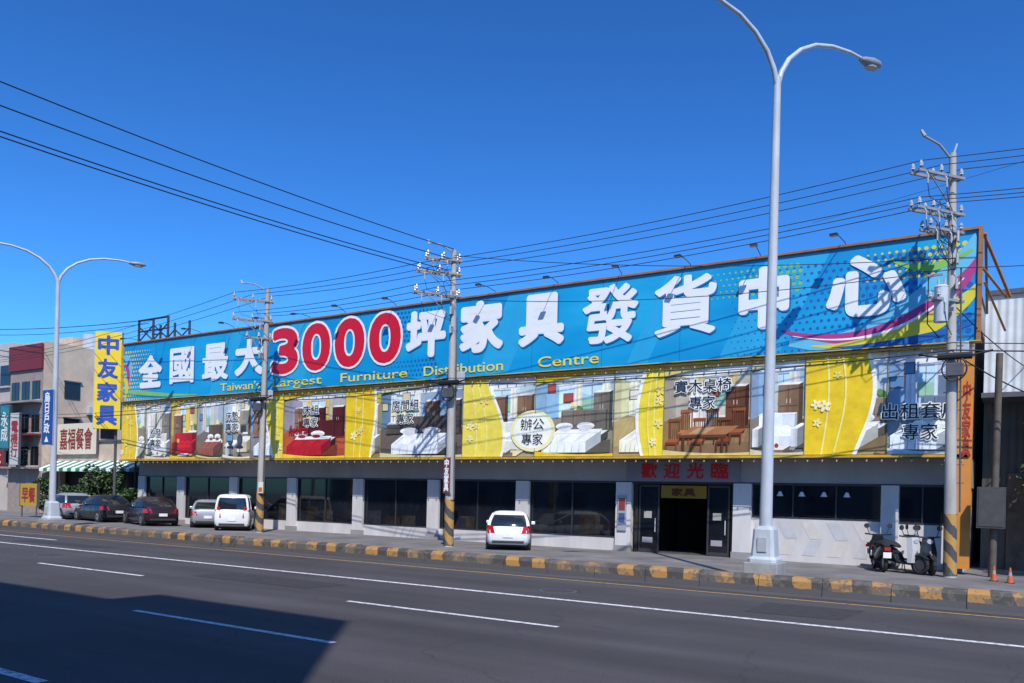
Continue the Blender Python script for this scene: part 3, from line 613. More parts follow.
g=MB(); g.tube([(-.1,0,10.9),(-.5,-.3,11.2),(-.85,-.55,11.25)],.03,armst,6); g.cyl((-.85,-.55,11.2),(-.88,-.58,11.36),.06,.04,porcelain,8); g.obj('top_bracket',pM,world=False)
g=MB(); g.tube([(.1,0,11.0),(-.4,-.3,11.3),(-.85,-.6,11.35)],.03,armst,6); g.cyl((-.85,-.6,11.3),(-.9,-.64,11.46),.06,.04,porcelain,8); g.obj('top_bracket',pL,world=False)
g=MB(); g.box(-.15,.15,-.24,-.2,2.0,3.3,ink('7a3440')); g.box(-.17,.17,-.2,-.17,1.98,3.32,galv); sp=g.obj('sign_plate',pM,world=False)
text(pM,'lettering','中友家具',(0,-.245,2.65),.22,1.2,wh,vertical=True,world=False,r=.01)
g=MB(); g.box(.12,.42,-.22,-.19,1.8,2.3,ink('e6e0d6')); g.box(.15,.39,-.225,-.221,1.85,2.05,ink('d06a20')); g.obj('notice',pL,world=False)
pX=top('utility_pole','concrete utility pole standing across the road','utility pole',(-20.2,.2,.15),group='utility poles along the shopfront')
g=MB(); g.cyl((0,0,0),(0,0,11),.19,.11,polecon,12); g.obj('shaft',pX,world=False); g=MB(); g.box(-.05,.05,-1,1,10.3,10.4,galv); g.obj('crossarm',pX,world=False)
for xx in (-72.5,13.5):
    upole(xx,28.6 if xx<0 else 25.6,11,'concrete utility pole further along the road',[(10.6,1.3,4),(9.8,1.4,4)],0)
def wire(a,b,sag,r=.012,lab='thin black overhead power line'):
    a=Vector(a);b=Vector(b); g=MB(); c=(a+b)/2
    pts=[]
    for k in range(25):
        t=k/24; p=a.lerp(b,t); p.z-=sag*4*t*(1-t); pts.append(p-c)
    g.tube(pts,r,cable,5); o=g.obj('power_line'); o.location=c
    o['label']=lab; o['category']='power line'; o['group']='overhead power lines'
    return o
def att(px,py,z,dy,k,n=3):
    lx=.12; ly=-dy+.08+k*(dy+.1)/(n-1); c_,s_=math.cos(PHI),math.sin(PHI)
    return (px+lx*c_-ly*s_,py+lx*s_+ly*c_,z+.38)
TC='black telephone cable strung between poles'
PL=(-29.76,25.2);PM=(-18.5,24.3);PR=(-2.22,25.5);P0=(-72.5,28.6);P2=(13.5,25.6)
for k in range(3):
    wire(att(*PL,10.5,1.5,k),att(*PM,10.1,1.4,k),.12); wire(att(*PM,10.1,1.4,k),att(*PR,11.0,1.35,k),.22); wire(att(*PR,11.0,1.35,k),att(*P2,10.6,1.3,k,4),.2)
    wire(att(*P0,10.6,1.3,k,4),att(*PL,10.5,1.5,k),.9)
    wire(att(*PM,9.3,1.5,k),att(*PR,10.0,1.4,k,4),.22) ; wire(att(*PR,10.0,1.4,k,4),att(*P2,9.8,1.4,k,4),.3)
    wire(att(*PL,9.6,1.5,k),att(*PM,9.3,1.5,k),.15)
for i,(z,zz,dx) in enumerate(((11.15,11.3,0),(10.7,10.6,.25),(10.2,9.9,.45),(10.0,9.75,.6))):
    wire((-18.45+.1*i,24.2-.3*i,z),(-20.2+dx,.2,zz),.35,.016)
wire((-18.4,24.2,9.3),(-2.1,25.4,8.6),.4); wire((-2.1,25.3,8.6),(13.5,25.6,8.7),.4)
wire((-18.4,24.2,10.9),(-2.1,25.4,8.9),.3)
for z,r in ((6.15,.02),(6.35,.014)):
    wire((-72.5,28.4,z+1.6),(-29.85,24.95,z),.8,r,TC); wire((-29.85,24.95,z),(-18.45,24.05,z),.2,r,TC); wire((-18.45,24.05,z),(-2.1,25.25,z+.2),.25,r,TC); wire((-2.1,25.25,z+.2),(13.5,25.4,z),.35,r,TC)
wire((-80,30,15.2),(-43.8,28.5,11.8),.5,.022,TC); wire((-80,30,15.0),(-43.8,28.5,11.6),.7,.018,TC)
wire((-2.1,25.5,7.6),(-.5,30,6.5),.1,.016); wire((-2.1,25.5,6.3),(0.6,30,5.2),.15,.02); wire((-14,60,22),(30,45,24),.4,.012)
# ------------------------------------------------------------ street lamps
def slamp(loc,label,sz=1.0):
    p=top('street_lamp',label,'street lamp',loc,group='double-arm street lamps along the kerb'); p.scale=(1,1,sz)
    g=MB(); g.box(-.4,.4,-.4,.4,-.3,.2,concrete); g.obj('footing',p,world=False,bevel=.02)
    g=MB()
    def ring(w,z): 
        c=w*.25; return [(-w+c,-w,z),(w-c,-w,z),(w,-w+c,z),(w,w-c,z),(w-c,w,z),(-w+c,w,z),(-w,w-c,z),(-w,-w+c,z)]
    g.loft([ring(.34,.2),ring(.34,.28),ring(.28,.34),ring(.24,.98),ring(.17,1.06)],galv); g.box(-.11,.11,-.3,-.26,.45,.8,mat('hatch',(.4,.42,.45),.4)); g.obj('base',p,world=False,bevel=.01)
    g=MB(); g.cyl((0,0,1.0),(0,0,11.75),.15,.085,galv,16); g.obj('pole',p,world=False,smooth=40)
    d=Vector((1.6,2.95,0)).normalized()
    for s in (1,-1):
        P=[(0,11.9),(.12,12.3),(.36,12.68),(.75,13.02),(1.25,13.28),(1.85,13.42),(2.5,13.46),(3.0,13.42)]
        pts=[d*s*a+Vector((0,0,z-.4)) for a,z in P]
        g=MB(); g.tube(pts,.07,galv,8,.04); arm=g.obj('arm',p,world=False,smooth=50)
        g=MB(); e=d*s; sd=Vector((-e.y,e.x,0)); c0=e*2.9+Vector((0,0,13.0))
        rings=[]
        for t,w,h in ((0,.06,.05),(.12,.12,.09),(.35,.17,.12),(.6,.16,.1),(.75,.06,.04)):
            c=c0+e*t; rings.append([c+sd*w*math.cos(a)+Vector((0,0,h*math.sin(a))) for a in [i*math.pi/5 for i in range(10)]])
        g.loft(rings,mat('lamp_head_grey',(.25,.26,.28),.4)); hd=g.obj('lamp_head',p,world=False,smooth=50,fix=True)
        g=MB(); g.loft([[c0+e*(.4+.2*math.cos(i*math.pi/5))+sd*.12*math.sin(i*math.pi/5)+Vector((0,0,z)) for i in range(10)] for z in (-.08,-.13)],mat('lamp_lens',(.3,.3,.28),.2)); q=g.obj('lens',p,world=False,fix=True); q.parent=hd
    return p
l1=slamp((-5.6,20.1,.4),'tall pale grey double-arm street lamp on kerb island')
l1.scale=(1.02,1.02,1.02)
l2=copy_thing(l1,(-37.9,20.1,.3),scale=(1,1,.95),label='double-arm street lamp carrying a blue direction sign')
g=MB(); g.box(-.75,.1,-.16,-.12,3.8,6.4,ink('1d4fa0')); g.box(-.78,.13,-.12,-.1,3.77,6.43,galv); g.obj('direction_sign',l2,world=False)
text(l2,'lettering','烏日戶政',(-.33,-.17,5.3),.5,2.0,wh,r=.015,vertical=True,world=False); text(l2,'lettering','▲',(-.33,-.17,4.05),.35,.3,wh,world=False)
# ------------------------------------------------------------ yellow blade sign
bs=top('blade_sign','tall yellow vertical shop sign with blue characters on a post','shop sign',(-44.75,26.7,.13),rz=R(42))
g=MB(); g.box(-.7,.7,-.12,.12,5.2,10.7,mat('sign_yellow',(.76,.56,.03),.5,.08,1)); g.obj('panel',bs,world=False)
for a in (-.73,.7):
    g=MB(); g.box(a,a+.03,-.14,.14,5.17,10.73,galv); g.obj('frame',bs,world=False)
g=MB(); g.cyl((.4,.25,0),(.4,.25,10.6),.08,.08,steel,8); g.obj('post',bs,world=False)
bl=mat('blue_letters',(.02,.08,.42),.5)
for i,c in enumerate('中友家具'):
    text(bs,'lettering',c,(0,-.13,9.95-i*1.33),1.12,1.12,bl,r=.04,world=False)
rf=top('steel_frame','dark lattice steel frame on the roof edge','steel frame',(-43,29,.13))
g=MB(); dk=mat('frame_black',(.03,.03,.035),.6)
for a in (-44.9,-43.5,-42.1):
    for yy in (28.6,30): g.cyl((a,yy,.13 if a<-43.6 else 9.4),(a,yy,11.9),.07,.07,dk,6)
for z in range(10):
    zz=3+z*.95
    if zz>11: continue
    for s in (0,1):
        yy=28.6+s*1.4
        for (a,b_) in ((-44.9,-43.5),(-43.5,-42.1)):
            if a>-44 and zz<9.4: continue
            g.tube([(a,yy,zz),(b_,yy,zz+.9)],.04,dk,4); g.tube([(b_,yy,zz),(a,yy,zz+.9)],.04,dk,4); g.tube([(a,yy,zz),(b_,yy,zz)],.04,dk,4)
g.tube([(-44.9,28.6,11.85),(-42.1,28.6,11.85)],.06,dk,5); g.tube([(-44.9,28.6,11.2),(-42.1,28.6,11.2)],.05,dk,5)
g.obj('lattice',rf)
# ------------------------------------------------------------ vehicles
rub=mat('tyre_rubber',(.02,.02,.02),.8); rimm=mat('rim_alloy',(.4,.4,.42),.35,.05,metal=.7); rimd=mat('rim_dark',(.06,.06,.065),.4); cg=mat('car_glass',(.015,.018,.022),.05,.1,spec=.9)
tail=mat('tail_red',(.5,.01,.012),.2); headm=mat('headlight_clear',(.4,.42,.45),.1); plate=mat('licence_plate',(.75,.75,.75),.4); trimb=mat('car_trim',(.03,.03,.03),.6)
def car(name,label,cat,loc,rz,paint,kind,group='cars parked in front of the store',sc=1):
    p=top(name,label,cat,loc,rz,group,sc); w=.85
    if kind=='hatch': st=[(-1.92,.4,.66,.74),(-1.88,.28,.86,.86),(-1.78,.22,.95,.94),(-1.5,.2,.98,1),(-.6,.18,.97,1),(.6,.18,.94,1),(1.15,.18,.9,.99),(1.55,.2,.8,.95),(1.8,.25,.66,.87),(1.92,.34,.52,.72)]; cb=(-1.84,1.25,-1.35,.1,.95,1.47)
    elif kind=='sedan': st=[(-2.25,.38,.74,.78),(-2.18,.26,.93,.9),(-1.7,.2,.97,1),(-.8,.18,.95,1),(.7,.18,.92,1),(1.3,.18,.88,.99),(1.9,.2,.77,.94),(2.15,.25,.64,.85),(2.25,.34,.5,.72)]; cb=(-1.75,1.15,-1.05,.2,.94,1.43)
    else: st=[(-2.05,.38,1.0,.9),(-2.0,.26,1.05,.97),(-1.6,.2,1.08,1),(0,.18,1.06,1),(1.2,.18,1.04,1),(1.6,.2,.95,.97),(1.9,.25,.8,.9),(2.0,.34,.6,.8)]; cb=(-2.0,1.45,-1.85,.75,1.06,1.8)
    g=MB(); rings=[]
    for y,zb,zt,f in st:
        a=w*f; rings.append([(-a*.86,y,zb),(-a*.98,y,zb+.1),(-a,y,(zb+zt)/2),(-a*.97,y,zt-.1),(-a*.88,y,zt-.015),(-a*.45,y,zt+.02),(a*.45,y,zt+.02),(a*.88,y,zt-.015),(a*.97,y,zt-.1),(a,y,(zb+zt)/2),(a*.98,y,zb+.1),(a*.86,y,zb)])
    g.loft(rings,paint); g.obj('body',p,world=False,smooth=50,fix=True)
    y0,y1,y2,y3,zb,zr=cb; tap=.2 if kind!='van' else .14
    def ring(t,grow=0):
        tt=max(t,0); bul=.05*math.sin(math.pi*min(max(t,0),1))
        ya=y0+(y2-y0)*t**1.6 if t>0 else y0;yb=y1+(y3-y1)*t; ww=w*(.94-tap*t)+bul*.6 ; z=zb+(zr-.05-zb)*t; c=.2
        ww+=grow
        return [(-ww,ya+c,z),(-ww*.93,ya+c*.35,z),(-ww+c*1.2,ya-grow,z),(ww-c*1.2,ya-grow,z),(ww*.93,ya+c*.35,z),(ww,ya+c,z),(ww,yb-c,z),(ww*.93,yb-c*.35,z),(ww-c*1.2,yb+grow,z),(-ww+c*1.2,yb+grow,z),(-ww*.93,yb-c*.35,z),(-ww,yb-c,z)]
    g=MB(); g.loft([ring(-.05),ring(.25),ring(.5),ring(.75),ring(.97)],cg); g.obj('window',p,world=False,fix=True,smooth=35)
    ym=(y2+y3)/2
    g=MB(); r0=ring(.86,.006); r1=ring(1.0,.0)
    up=[(x*.88,ym+(y-ym)*.9,zr+.0) for x,y,z in r1]; up2=[(x*.6,ym+(y-ym)*.6,zr+.03) for x,y,z in r1]
    g.loft([r0,r1,up,up2],paint); g.obj('roof',p,world=False,smooth=60,fix=True)
    R0=[ring(t,.004) for t in (-.03,.25,.5,.75,.9)]
    for i,rr in ((1,.07),(4,.07),(7,.04),(10,.04)):
        g=MB(); g.tube([Vector(q[i]) for q in R0],rr,paint,6,rr*.8); g.obj('pillar',p,world=False,smooth=60)
    for s in (-1,1):
        g=MB(); g.tube([(s*w*.94,ym+.05,zb),(s*w*(.94-tap*.5)+s*.03,ym+.02,(zb+zr)/2),(s*w*(.94-tap*.9),ym,zr-.1)],.035,trimb,5); g.obj('pillar',p,world=False)
        if kind=='van':
            g=MB(); g.tube([(s*w*.94,y0+1.2,zb),(s*w*.8,y0+1.2,zr-.08)],.05,paint,5); g.obj('pillar',p,world=False)
    yl=st[-1][0]
    for s in (-1,1):
        for yy in (yl-.75,-yl+.72):
            g=MB(); g.cyl((s*(w-.16),yy,.31),(s*(w+.008),yy,.31),.35,.35,trimb,20); g.obj('wheel_arch',p,world=False)
            g=MB(); g.cyl((s*(w-.15),yy,.3),(s*(w+.02),yy,.3),.3,.29,rub,20); wo=g.obj('wheel',p,world=False)
            g=MB(); g.cyl((s*(w+.02),yy,.3),(s*(w+.03),yy,.3),.19,.17,rimm,12); g.cyl((s*(w+.03),yy,.3),(s*(w+.032),yy,.3),.08,.08,trimb,8); q=g.obj('rim',p,world=False); q.parent=wo
        yr=st[0][0]; z0_=.66; zt_=.86 if kind=='sedan' else (1.2 if kind=='van' else .93)
        g=MB(); g.loft([[(s*w*.6,yr-.025,z0_),(s*w*.9,yr+.05,z0_),(s*w*.88,yr+.09,zt_),(s*w*.68,yr+.02,zt_)],[(s*w*.6,yr+.4,z0_),(s*w*1.012,yr+.42,z0_),(s*w*1.0,yr+.42,zt_),(s*w*.68,yr+.4,zt_)]],tail)
        g.obj('tail_light',p,world=False,fix=True)
        g=MB(); g.box(s*w*.62-.16,s*w*.62+.16,yl-.2,yl-.04,.54,.68,headm); g.obj('headlight',p,world=False,bevel=.03)
        g=MB(); g.box(s*(w+.08)-.08,s*(w+.08)+.08,y1-.45,y1-.33,zb-.02,zb+.12,paint); g.obj('wing_mirror',p,world=False,bevel=.03)
    g=MB(); g.box(-.2,.2,st[0][0]-.03,st[0][0]-.01,.5,.64,plate); g.obj('licence_plate',p,world=False)
    g=MB(); g.box(-.2,.2,yl+.005,yl+.02,.36,.48,plate); g.obj('licence_plate',p,world=False)
    g=MB(); g.box(-w*.72,w*.72,st[0][0]-.02,st[0][0]+.1,.28,.38,trimb); g.obj('bumper',p,world=False,bevel=.02)
    g=MB(); g.box(-w*.6,w*.6,yl-.08,yl+.003,.3,.36,trimb); g.obj('grille',p,world=False,bevel=.02)
    g=MB(); g.box(-w*.9,w*.9,-yl+.4,yl-.4,.14,.25,trimb); g.obj('underside',p,world=False)
    for s in (-1,1):
        for yy in (y1-.75,ym-.1,-yl+1.05):
            g=MB(); g.box(s*(w+.001)-.004,s*(w+.001)+.004,yy-.006,yy+.006,.32,zb-.08,trimb); g.obj('door_gap',p,world=False)
    return p
wpaint=mat('paint_white',(.74,.75,.76),.25,.03); bpaint=mat('paint_black',(.02,.022,.028),.2,.05); rpaint=mat('paint_dark_maroon',(.028,.015,.018),.22,.05); spaint=mat('paint_silver',(.40,.42,.44),.3,.03,metal=.4); gpaint=mat('paint_grey',(.30,.31,.33),.3,.03)
car('parked_car','white hatchback seen from behind, parked by the shopfront','car',(-16.75,25.9,.13),R(31),wpaint,'hatch',sc=.93)
car('parked_van','white compact van parked beside the store','van',(-32.8,26.2,.13),R(46),wpaint,'van',sc=.93)
car('parked_car','silver sedan parked next to the white van','car',(-35.9,27.0,.13),R(52),spaint,'sedan',sc=.95)
car('parked_car','near-black sedan parked along the store wall','car',(-38.8,25.6,.13),R(72),rpaint,'sedan')
car('parked_car','black sedan parked along the store wall','car',(-43.6,25.9,.13),R(80),bpaint,'sedan')
car('parked_car','silver hatchback parked by the shrubs','car',(-47.6,26.2,.13),R(80),spaint,'hatch')
# ------------------------------------------------------------ scooters
def scooter(label,loc,rz,paint):
    p=top('scooter',label,'scooter',loc,rz,'scooters parked by the store',1.08)
    for yy in (.62,-.6):
        g=MB(); pts=[(0,yy+.21*math.cos(a),.26+.21*math.sin(a)) for a in [i*math.pi/9 for i in range(19)]]; g.tube(pts,.05,rub,8); wo=g.obj('wheel',p,world=False)
        g=MB(); g.cyl((-.03,yy,.26),(.03,yy,.26),.15,.15,rimd,12); q=g.obj('rim',p,world=False); q.parent=wo
    g=MB(); R8=lambda y,z,w,h:[(w*math.cos(i*math.pi/4),y,z+h*math.sin(i*math.pi/4)) for i in range(8)]
    g.loft([R8(-.95,.68,.06,.05),R8(-.75,.62,.15,.14),R8(-.4,.52,.18,.2),R8(-.12,.42,.17,.18),R8(.0,.3,.16,.06),R8(.3,.28,.17,.05),R8(.4,.34,.15,.08)],bpaint); g.obj('body',p,world=False,smooth=60,fix=True)
    g=MB(); 
    g.loft([[(-.19,.36,.3),(.19,.36,.3),(.17,.46,.3),(-.17,.46,.3)],[(-.21,.36,.6),(.21,.36,.6),(.16,.5,.6),(-.16,.5,.6)],[(-.14,.28,.95),(.14,.28,.95),(.11,.42,.97),(-.11,.42,.97)]],paint)
    g.obj('front_shield',p,world=False,smooth=50,fix=True)
    g=MB(); g.loft([R8(.38,.5,.07,.06),R8(.62,.53,.07,.04),R8(.85,.42,.05,.03)],bpaint); g.obj('mudguard',p,world=False,smooth=50,fix=True)
    g=MB(); g.loft([R8(-.85,.76,.1,.04),R8(-.55,.8,.14,.07),R8(-.2,.74,.13,.06),R8(-.08,.7,.08,.04)],blackm); g.obj('seat',p,world=False,smooth=60,fix=True)
    g=MB(); g.tube([(-.34,.22,1.0),(-.15,.3,.98),(.15,.3,.98),(.34,.22,1.0)],.022,blackm,6); g.tube([(0,.33,.95),(0,.62,.26)],.03,steel,6); g.obj('handlebar',p,world=False)
    g=MB(); g.loft([R8(.36,.88,.1,.08),R8(.47,.87,.08,.06)],headm); g.obj('headlight',p,world=False,fix=True)
    for s in (-1,1):
        g=MB(); g.tube([(s*.22,.27,1.0),(s*.3,.25,1.2)],.01,blackm,5); g.cyl((s*.3,.24,1.22),(s*.3,.27,1.22),.07,.07,blackm,10); g.obj('mirror',p,world=False)
    g=MB(); g.box(-.07,.07,-.98,-.94,.6,.68,tail); g.obj('tail_light',p,world=False)
    g=MB(); g.box(-.1,.1,-.96,-.95,.4,.55,plate); g.obj('licence_plate',p,world=False)
    g=MB(); g.tube([(.12,-.1,.25),(.12,-.7,.28)],.04,steel,7); g.obj('exhaust',p,world=False)
    g=MB(); g.tube([(-.1,0,.25),(-.2,-.05,.02)],.014,steel,5); g.obj('kickstand',p,world=False)
    return p
scooter('black scooter parked facing the wall',(-4.0,26.5,.13),R(20),bpaint)
scooter('scooter with pale front shield parked at an angle',(-3.35,26.1,.13),R(235),mat('paint_pale',(.5,.5,.52),.3))
scooter('black scooter beside the utility pole',(-2.8,26.3,.13),R(205),bpaint)
scooter('dark scooter close to the shop wall',(-3.5,27.2,.13),R(255),bpaint)
# ------------------------------------------------------------ right edge
vs=top('vertical_sign','narrow orange vertical sign with red characters on wall','shop sign',(-1.85,27,.13))
g=MB(); g.box(-2.08,-1.68,26.86,26.98,.3,6.5,mat('sign_orange',(.62,.24,.04),.5,.2,1)); g.obj('panel',vs)
text(vs,'lettering','中友家具',(-1.84,26.85,4.6),.22,2.2,mat('red_faded',(.42,.03,.02),.6),r=.01,vertical=True)
mb_=top('meter_box','dark grey electric meter box fixed on a rusty post','meter box',(-1.1,26.6,.13))
rust=mat('rust_brown',(.10,.075,.06),.8,.4,2)
g=MB(); g.cyl((-1.1,26.6,.13),(-1.05,26.6,6.4),.1,.09,rust,10); g.obj('post',mb_,smooth=40)
g=MB(); g.box(-1.5,-.8,26.3,26.52,1.5,2.65,mat('box_grey',(.05,.05,.055),.6,.3,3)); g.box(-1.46,-.84,26.285,26.3,1.55,2.6,mat('box_door',(.06,.057,.055),.6,.3,3)); g.obj('box',mb_,bevel=.01)
for (x,y) in ((-1.0,25.3),(-.62,24.9)):
    t=top('traffic_cone','small orange traffic cone beside the pole','traffic cone',(x,y,.13),group='cones by the pole',scale=.62)
    g=MB(); g.box(-.17,.17,-.17,.17,0,.03,blackm); g.obj('base',t,world=False)
    g=MB(); oc=mat('cone_orange',(.55,.1,.03),.6,.3,8); g.cyl((0,0,.03),(0,0,.3),.13,.08,oc,14); g.cyl((0,0,.3),(0,0,.45),.08,.055,concrete,14); g.cyl((0,0,.45),(0,0,.65),.055,.025,oc,14); g.obj('cone',t,world=False)
nb=top('warehouse','pale grey corrugated metal building beside the store','building',(4,34,.13))
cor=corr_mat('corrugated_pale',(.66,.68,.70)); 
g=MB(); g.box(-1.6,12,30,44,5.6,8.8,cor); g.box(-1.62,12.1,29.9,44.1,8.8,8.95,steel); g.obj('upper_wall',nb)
g=MB(); g.box(-1.6,12,30.5,44,.13,5.6,corr_mat('corrugated_tree_shade',(.07,.066,.066))); g.box(-1.6,12,28.9,30.5,5.45,5.6,steel); g.obj('lower_wall',nb)  # tree shadow on the lower wall is put into its dark metal colour
g=MB(); g.box(-.9,1.4,30.42,30.5,.13,3.2,rust); g.obj('door',nb)
g=MB(); g.box(2.2,4,30.42,30.5,1.2,2.6,glass); g.obj('window',nb)
# ------------------------------------------------------------ vegetation
lf=[mat('leaf_dark',(.022,.045,.014),.6,.3,3),mat('leaf_mid',(.042,.085,.022),.6,.3,3),mat('leaf_light',(.08,.14,.035),.6,.3,3)]
bark=mat('bark',(.10,.075,.055),.9,.3,6,.5)
def plant(name,label,cat,loc,H,rad,n,leaf,trunk=.3,seed=0,group=None):
    rn=random.Random(seed); p=top(name,label,cat,loc,group=group)
    g=MB(); g.tube([(0,0,0),(rn.uniform(-.1,.1),rn.uniform(-.1,.1),H*trunk),(rn.uniform(-.2,.2),0,H*.75)],.05*H/3+.02,bark,7,.02)
    cl=[]
    for k in range(9):
        a=rn.uniform(0,6.28); rr=rad*rn.uniform(.2,.75); z=H*rn.uniform(trunk,.9); c=Vector((rr*math.cos(a),rr*math.sin(a),z)); cl.append((c,rad*rn.uniform(.3,.5)))
        g.tube([(0,0,H*trunk*.8),tuple(c*.6+Vector((0,0,H*trunk*.35))),tuple(c)],.03,bark,5,.01)
    g.obj('trunk',p,world=False,smooth=60)
    g=MB()
    for k in range(n):
        c,r=rn.choice(cl); v=Vector((rn.gauss(0,1),rn.gauss(0,1),rn.gauss(0,1))).normalized()*r*rn.uniform(.4,1.1)**.6; q=c+v
        if q.z<.1: continue
        a=Vector((rn.gauss(0,1),rn.gauss(0,1),rn.gauss(0,.6))).normalized()*leaf*rn.uniform(.6,1.3); b=a.orthogonal().normalized()*leaf*.45
        g.face([q-a,q+b,q+a,q-b],lf[0] if rn.random()<.35 else (lf[2] if rn.random()<.3 else lf[1]))
    g.obj('crown',p,world=False); return p
for i,(x,y,h,r) in enumerate(((-47.9,28.6,3.2,1.2),(-45.8,28.4,2.6,1.0),(-50.3,28.4,2.5,1.0),(-52.7,29,2.0,.9),(-44.3,27.6,1.9,.8),(-55.5,29,2.3,1.0),(-49.0,29.3,3.0,1.0))):
    plant('shrub','leafy green shrub beside the parked cars','shrub',(x,y,.13),h,r,1200,.12,.15,i,'shrubs by the low shop')
plant('tree','dark leafy tree growing by the grey warehouse','tree',(.9,28.2,.13),6.9,1.8,3600,.15,.2,20)
plant('tree','broad leafy tree at the far end of street','tree',(-66,27,.13),5,2.2,1800,.2,.3,21)
# ------------------------------------------------------------ left neighbours
cream=mat('cream_render',(.56,.44,.33),.85,.2,.6,.15); beige=mat('beige_tile',(.30,.24,.21),.8,.15,2,.2); maroon=mat('maroon_panel',(.18,.02,.03),.6,.1,1)
nb=top('townhouse','cream rendered townhouse with maroon sign band at the top','building',(-60,36,.13))
g=MB(); g.box(-62.6,-58,30,42,.13,12.0,cream); g.box(-62.5,-58.1,29.95,30,.13,11.8,beige); g.obj('wall',nb)
g=MB(); g.box(-62.5,-58.05,29.8,29.93,10.1,11.85,maroon); g.obj('sign_band',nb)
for fl in range(3):
    for k in range(3):
        g=MB(); xx=-62.2+k*1.4; zz=3.4+fl*2.3; g.box(xx,xx+1.0,29.9,29.945,zz,zz+1.3,glass); g.box(xx-.06,xx+1.06,29.85,29.95,zz-.1,zz-.01,wallm); g.box(xx+.47,xx+.53,29.88,29.9,zz,zz+1.3,alu); g.obj('window',nb)
    g=MB(); g.box(-62.5,-58.1,29.3,29.94,3.15+fl*2.3,3.28+fl*2.3,maroon if fl==1 else beige); g.obj('balcony',nb)
for fl in range(3):
    for zz in (5.6,8.2):
        g=MB(); ya=31.4+fl*2.7; g.box(-58.0,-57.95,ya,ya+1.1,zz,zz+1.2,glass); g.box(-58.0,-57.85,ya-.08,ya+1.18,zz+1.22,zz+1.3,beige); g.obj('window',nb)
g=MB(); g.box(-57.99,-57.6,33.0,33.9,7.2,7.8,galv); g.obj('air_conditioner',nb,bevel=.02)
g=MB(); g.cyl((-57.9,30.6,.2),(-57.9,30.6,11.9),.06,.06,steel,7); g.obj('drain_pipe',nb)
g=MB(); g.box(-62.2,-60,33,36,12.0,13.0,cream); g.obj('stair_tower',nb)
g=MB(); g.cyl((-59.3,34,12.0),(-59.3,34,13.2),.6,.6,galv,14); g.obj('roof_tank',nb,smooth=40)
nb=top('townhouse','beige tiled townhouse with stacked windows','building',(-70,36,.13))
g=MB(); g.box(-78,-62.7,30.2,44,.13,12.3,mat('beige_wall',(.48,.42,.38),.8,.12,.8)); g.obj('wall',nb)
for fl in range(3):
    for k in range(7):
        g=MB(); xx=-77+k*2.1; zz=3.6+fl*2.8; g.box(xx,xx+1.4,30.14,30.2,zz,zz+1.5,glass); g.box(xx-.1,xx+1.5,30.0,30.2,zz-.15,zz-.02,wallm); g.obj('window',nb)
def sign(label,x0,x1,y,z0,z1,bg,txt,tc,vert=False,posts=False,name='shop_sign',r=.02):
    s=top(name,label,'shop sign',((x0+x1)/2,y,z0)); g=MB(); g.box(x0,x1,y,y+.12,z0,z1,ink(bg)); g.obj('panel',s)
    for a in (x0-.04,x1):
        g=MB(); g.box(a,a+.04,y-.02,y+.14,z0-.04,z1+.04,steel); g.obj('frame',s)
    if posts:
        for a in (x0+.1,x1-.16):
            g=MB(); g.box(a,a+.06,y+.03,y+.09,.13,z0,steel); g.obj('leg',s)
    text(s,'lettering',txt,((x0+x1)/2,y-.01,(z0+z1)/2),(x1-x0)*.8,(z1-z0)*.7,ink(tc),vertical=vert,r=r); return s
ls=top('low_shop','single-storey shop with green awning and cream signboard','shop building',(-52,33,.13))
g=MB(); g.box(-57.9,-46.4,31,40,3.4,5.0,cream); g.box(-57.9,-46.4,31.6,40,.13,3.4,darkint); g.box(-57.9,-46.3,30.9,40.1,5.0,5.12,steel)
for xx in (-57.8,-54,-50.2,-46.7): g.box(xx,xx+.25,31,31.3,.13,3.4,cream)
g.obj('wall',ls)
g=MB(); gm=mat('awning_green',(.05,.22,.12),.7,.2,1)
for k in range(22):
    xx=-57.8+k*.5; m_=gm if k%2 else wh; g.face([(xx,30.98,3.75),(xx+.5,30.98,3.75),(xx+.5,29.7,3.2),(xx,29.7,3.2)],m_); g.face([(xx,29.7,3.2),(xx+.5,29.7,3.2),(xx+.5,29.7,3.0),(xx,29.7,3.0)],m_)
g.obj('awning',ls)
sign('cream signboard with red characters above green awning',-57.8,-52.8,30.8,4.2,6.3,'dcd0b8','嘉福餐會',"8a2a22",r=.02)
sign('yellow breakfast stall sign with red character on posts',-51.1,-49.2,25.2,.8,2.1,'b89420','早餐','9a1c18',posts=True)
sign('small teal and white shop sign on townhouse front',-62.2,-61.0,29.2,4.6,7.6,'2f7f8c','永成','e0e0d8',vert=True)
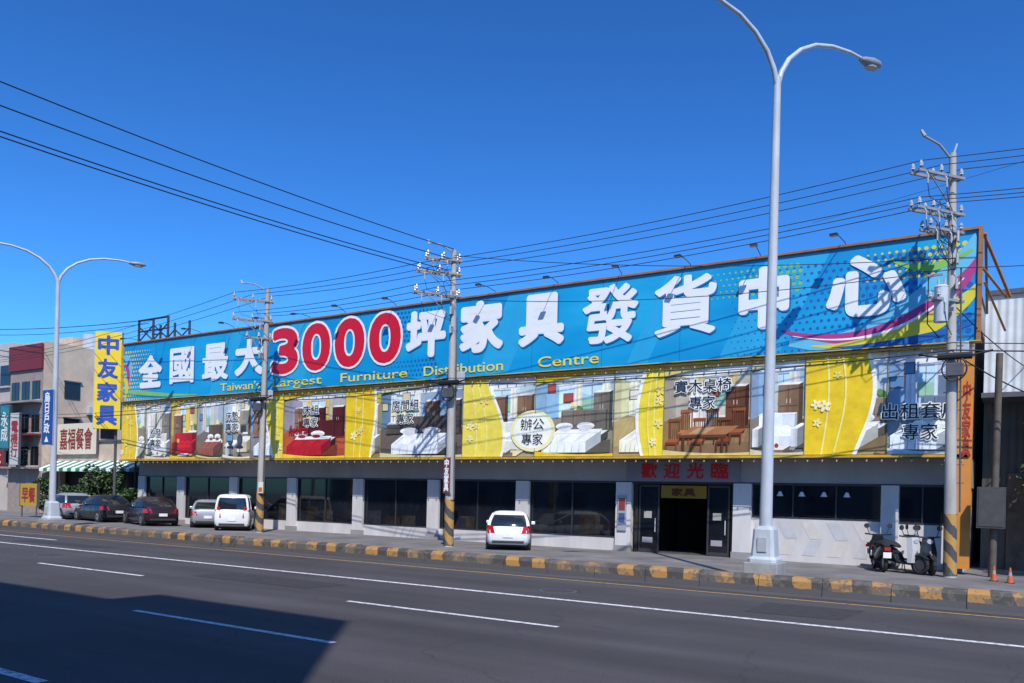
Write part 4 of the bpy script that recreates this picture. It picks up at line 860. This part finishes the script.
sign('white shop sign with red characters',-60.6,-59.4,29.1,3.4,7.0,'c6c2ba','電機行','a02020',vert=True)
sign('red shop signboard over shopfront',-66.5,-62.9,29.8,3.3,4.5,'8c1c20','小吃','f2e6c0')
# ------------------------------------------------------------ camera, light, world
cam=bpy.data.cameras.new('camera'); co=bpy.data.objects.new('camera',cam); S.collection.objects.link(co)
co.matrix_world=Matrix.Translation((0,0,2.0))@Matrix.Rotation(R(32.8),4,'Z')@Matrix.Rotation(R(90),4,'X')@Matrix.Rotation(R(1.5),4,'Z')
cam.sensor_width=36; cam.lens=820/1024*36; cam.shift_y=.1528; cam.clip_end=4000; cam.clip_start=.1
S.camera=co
el=R(50); az=math.atan2(.62,-.79)
sl=bpy.data.lights.new('sun','SUN'); sl.energy=4.9; sl.angle=R(.5); sl.color=(1,.955,.88)
so=bpy.data.objects.new('sun',sl); S.collection.objects.link(so)
dv=Vector((-math.sin(az)*math.cos(el),-math.cos(az)*math.cos(el),-math.sin(el))); so.rotation_euler=dv.to_track_quat('-Z','Y').to_euler()
w=bpy.data.worlds.new('World'); S.world=w; w.use_nodes=True; nt=w.node_tree; bg=nt.nodes['Background']
sk=nt.nodes.new('ShaderNodeTexSky'); sk.sky_type='NISHITA'; sk.sun_disc=False; sk.sun_elevation=el; sk.sun_rotation=az; sk.altitude=200; sk.air_density=1.0; sk.dust_density=.5; sk.ozone_density=3.5
v1=nt.nodes.new('ShaderNodeVectorMath'); v1.operation='SCALE'; v1.inputs['Scale'].default_value=.085
gm_=nt.nodes.new('ShaderNodeGamma'); gm_.inputs[1].default_value=1.35
v2=nt.nodes.new('ShaderNodeVectorMath'); v2.operation='MULTIPLY'; v2.inputs[1].default_value=(9.0,21.5,32)
nt.links.new(sk.outputs[0],v1.inputs[0]); nt.links.new(v1.outputs[0],gm_.inputs[0]); nt.links.new(gm_.outputs[0],v2.inputs[0]); nt.links.new(v2.outputs[0],bg.inputs[0]); bg.inputs[1].default_value=.095
S.view_settings.view_transform='Standard'; S.view_settings.look='None'; S.view_settings.exposure=0
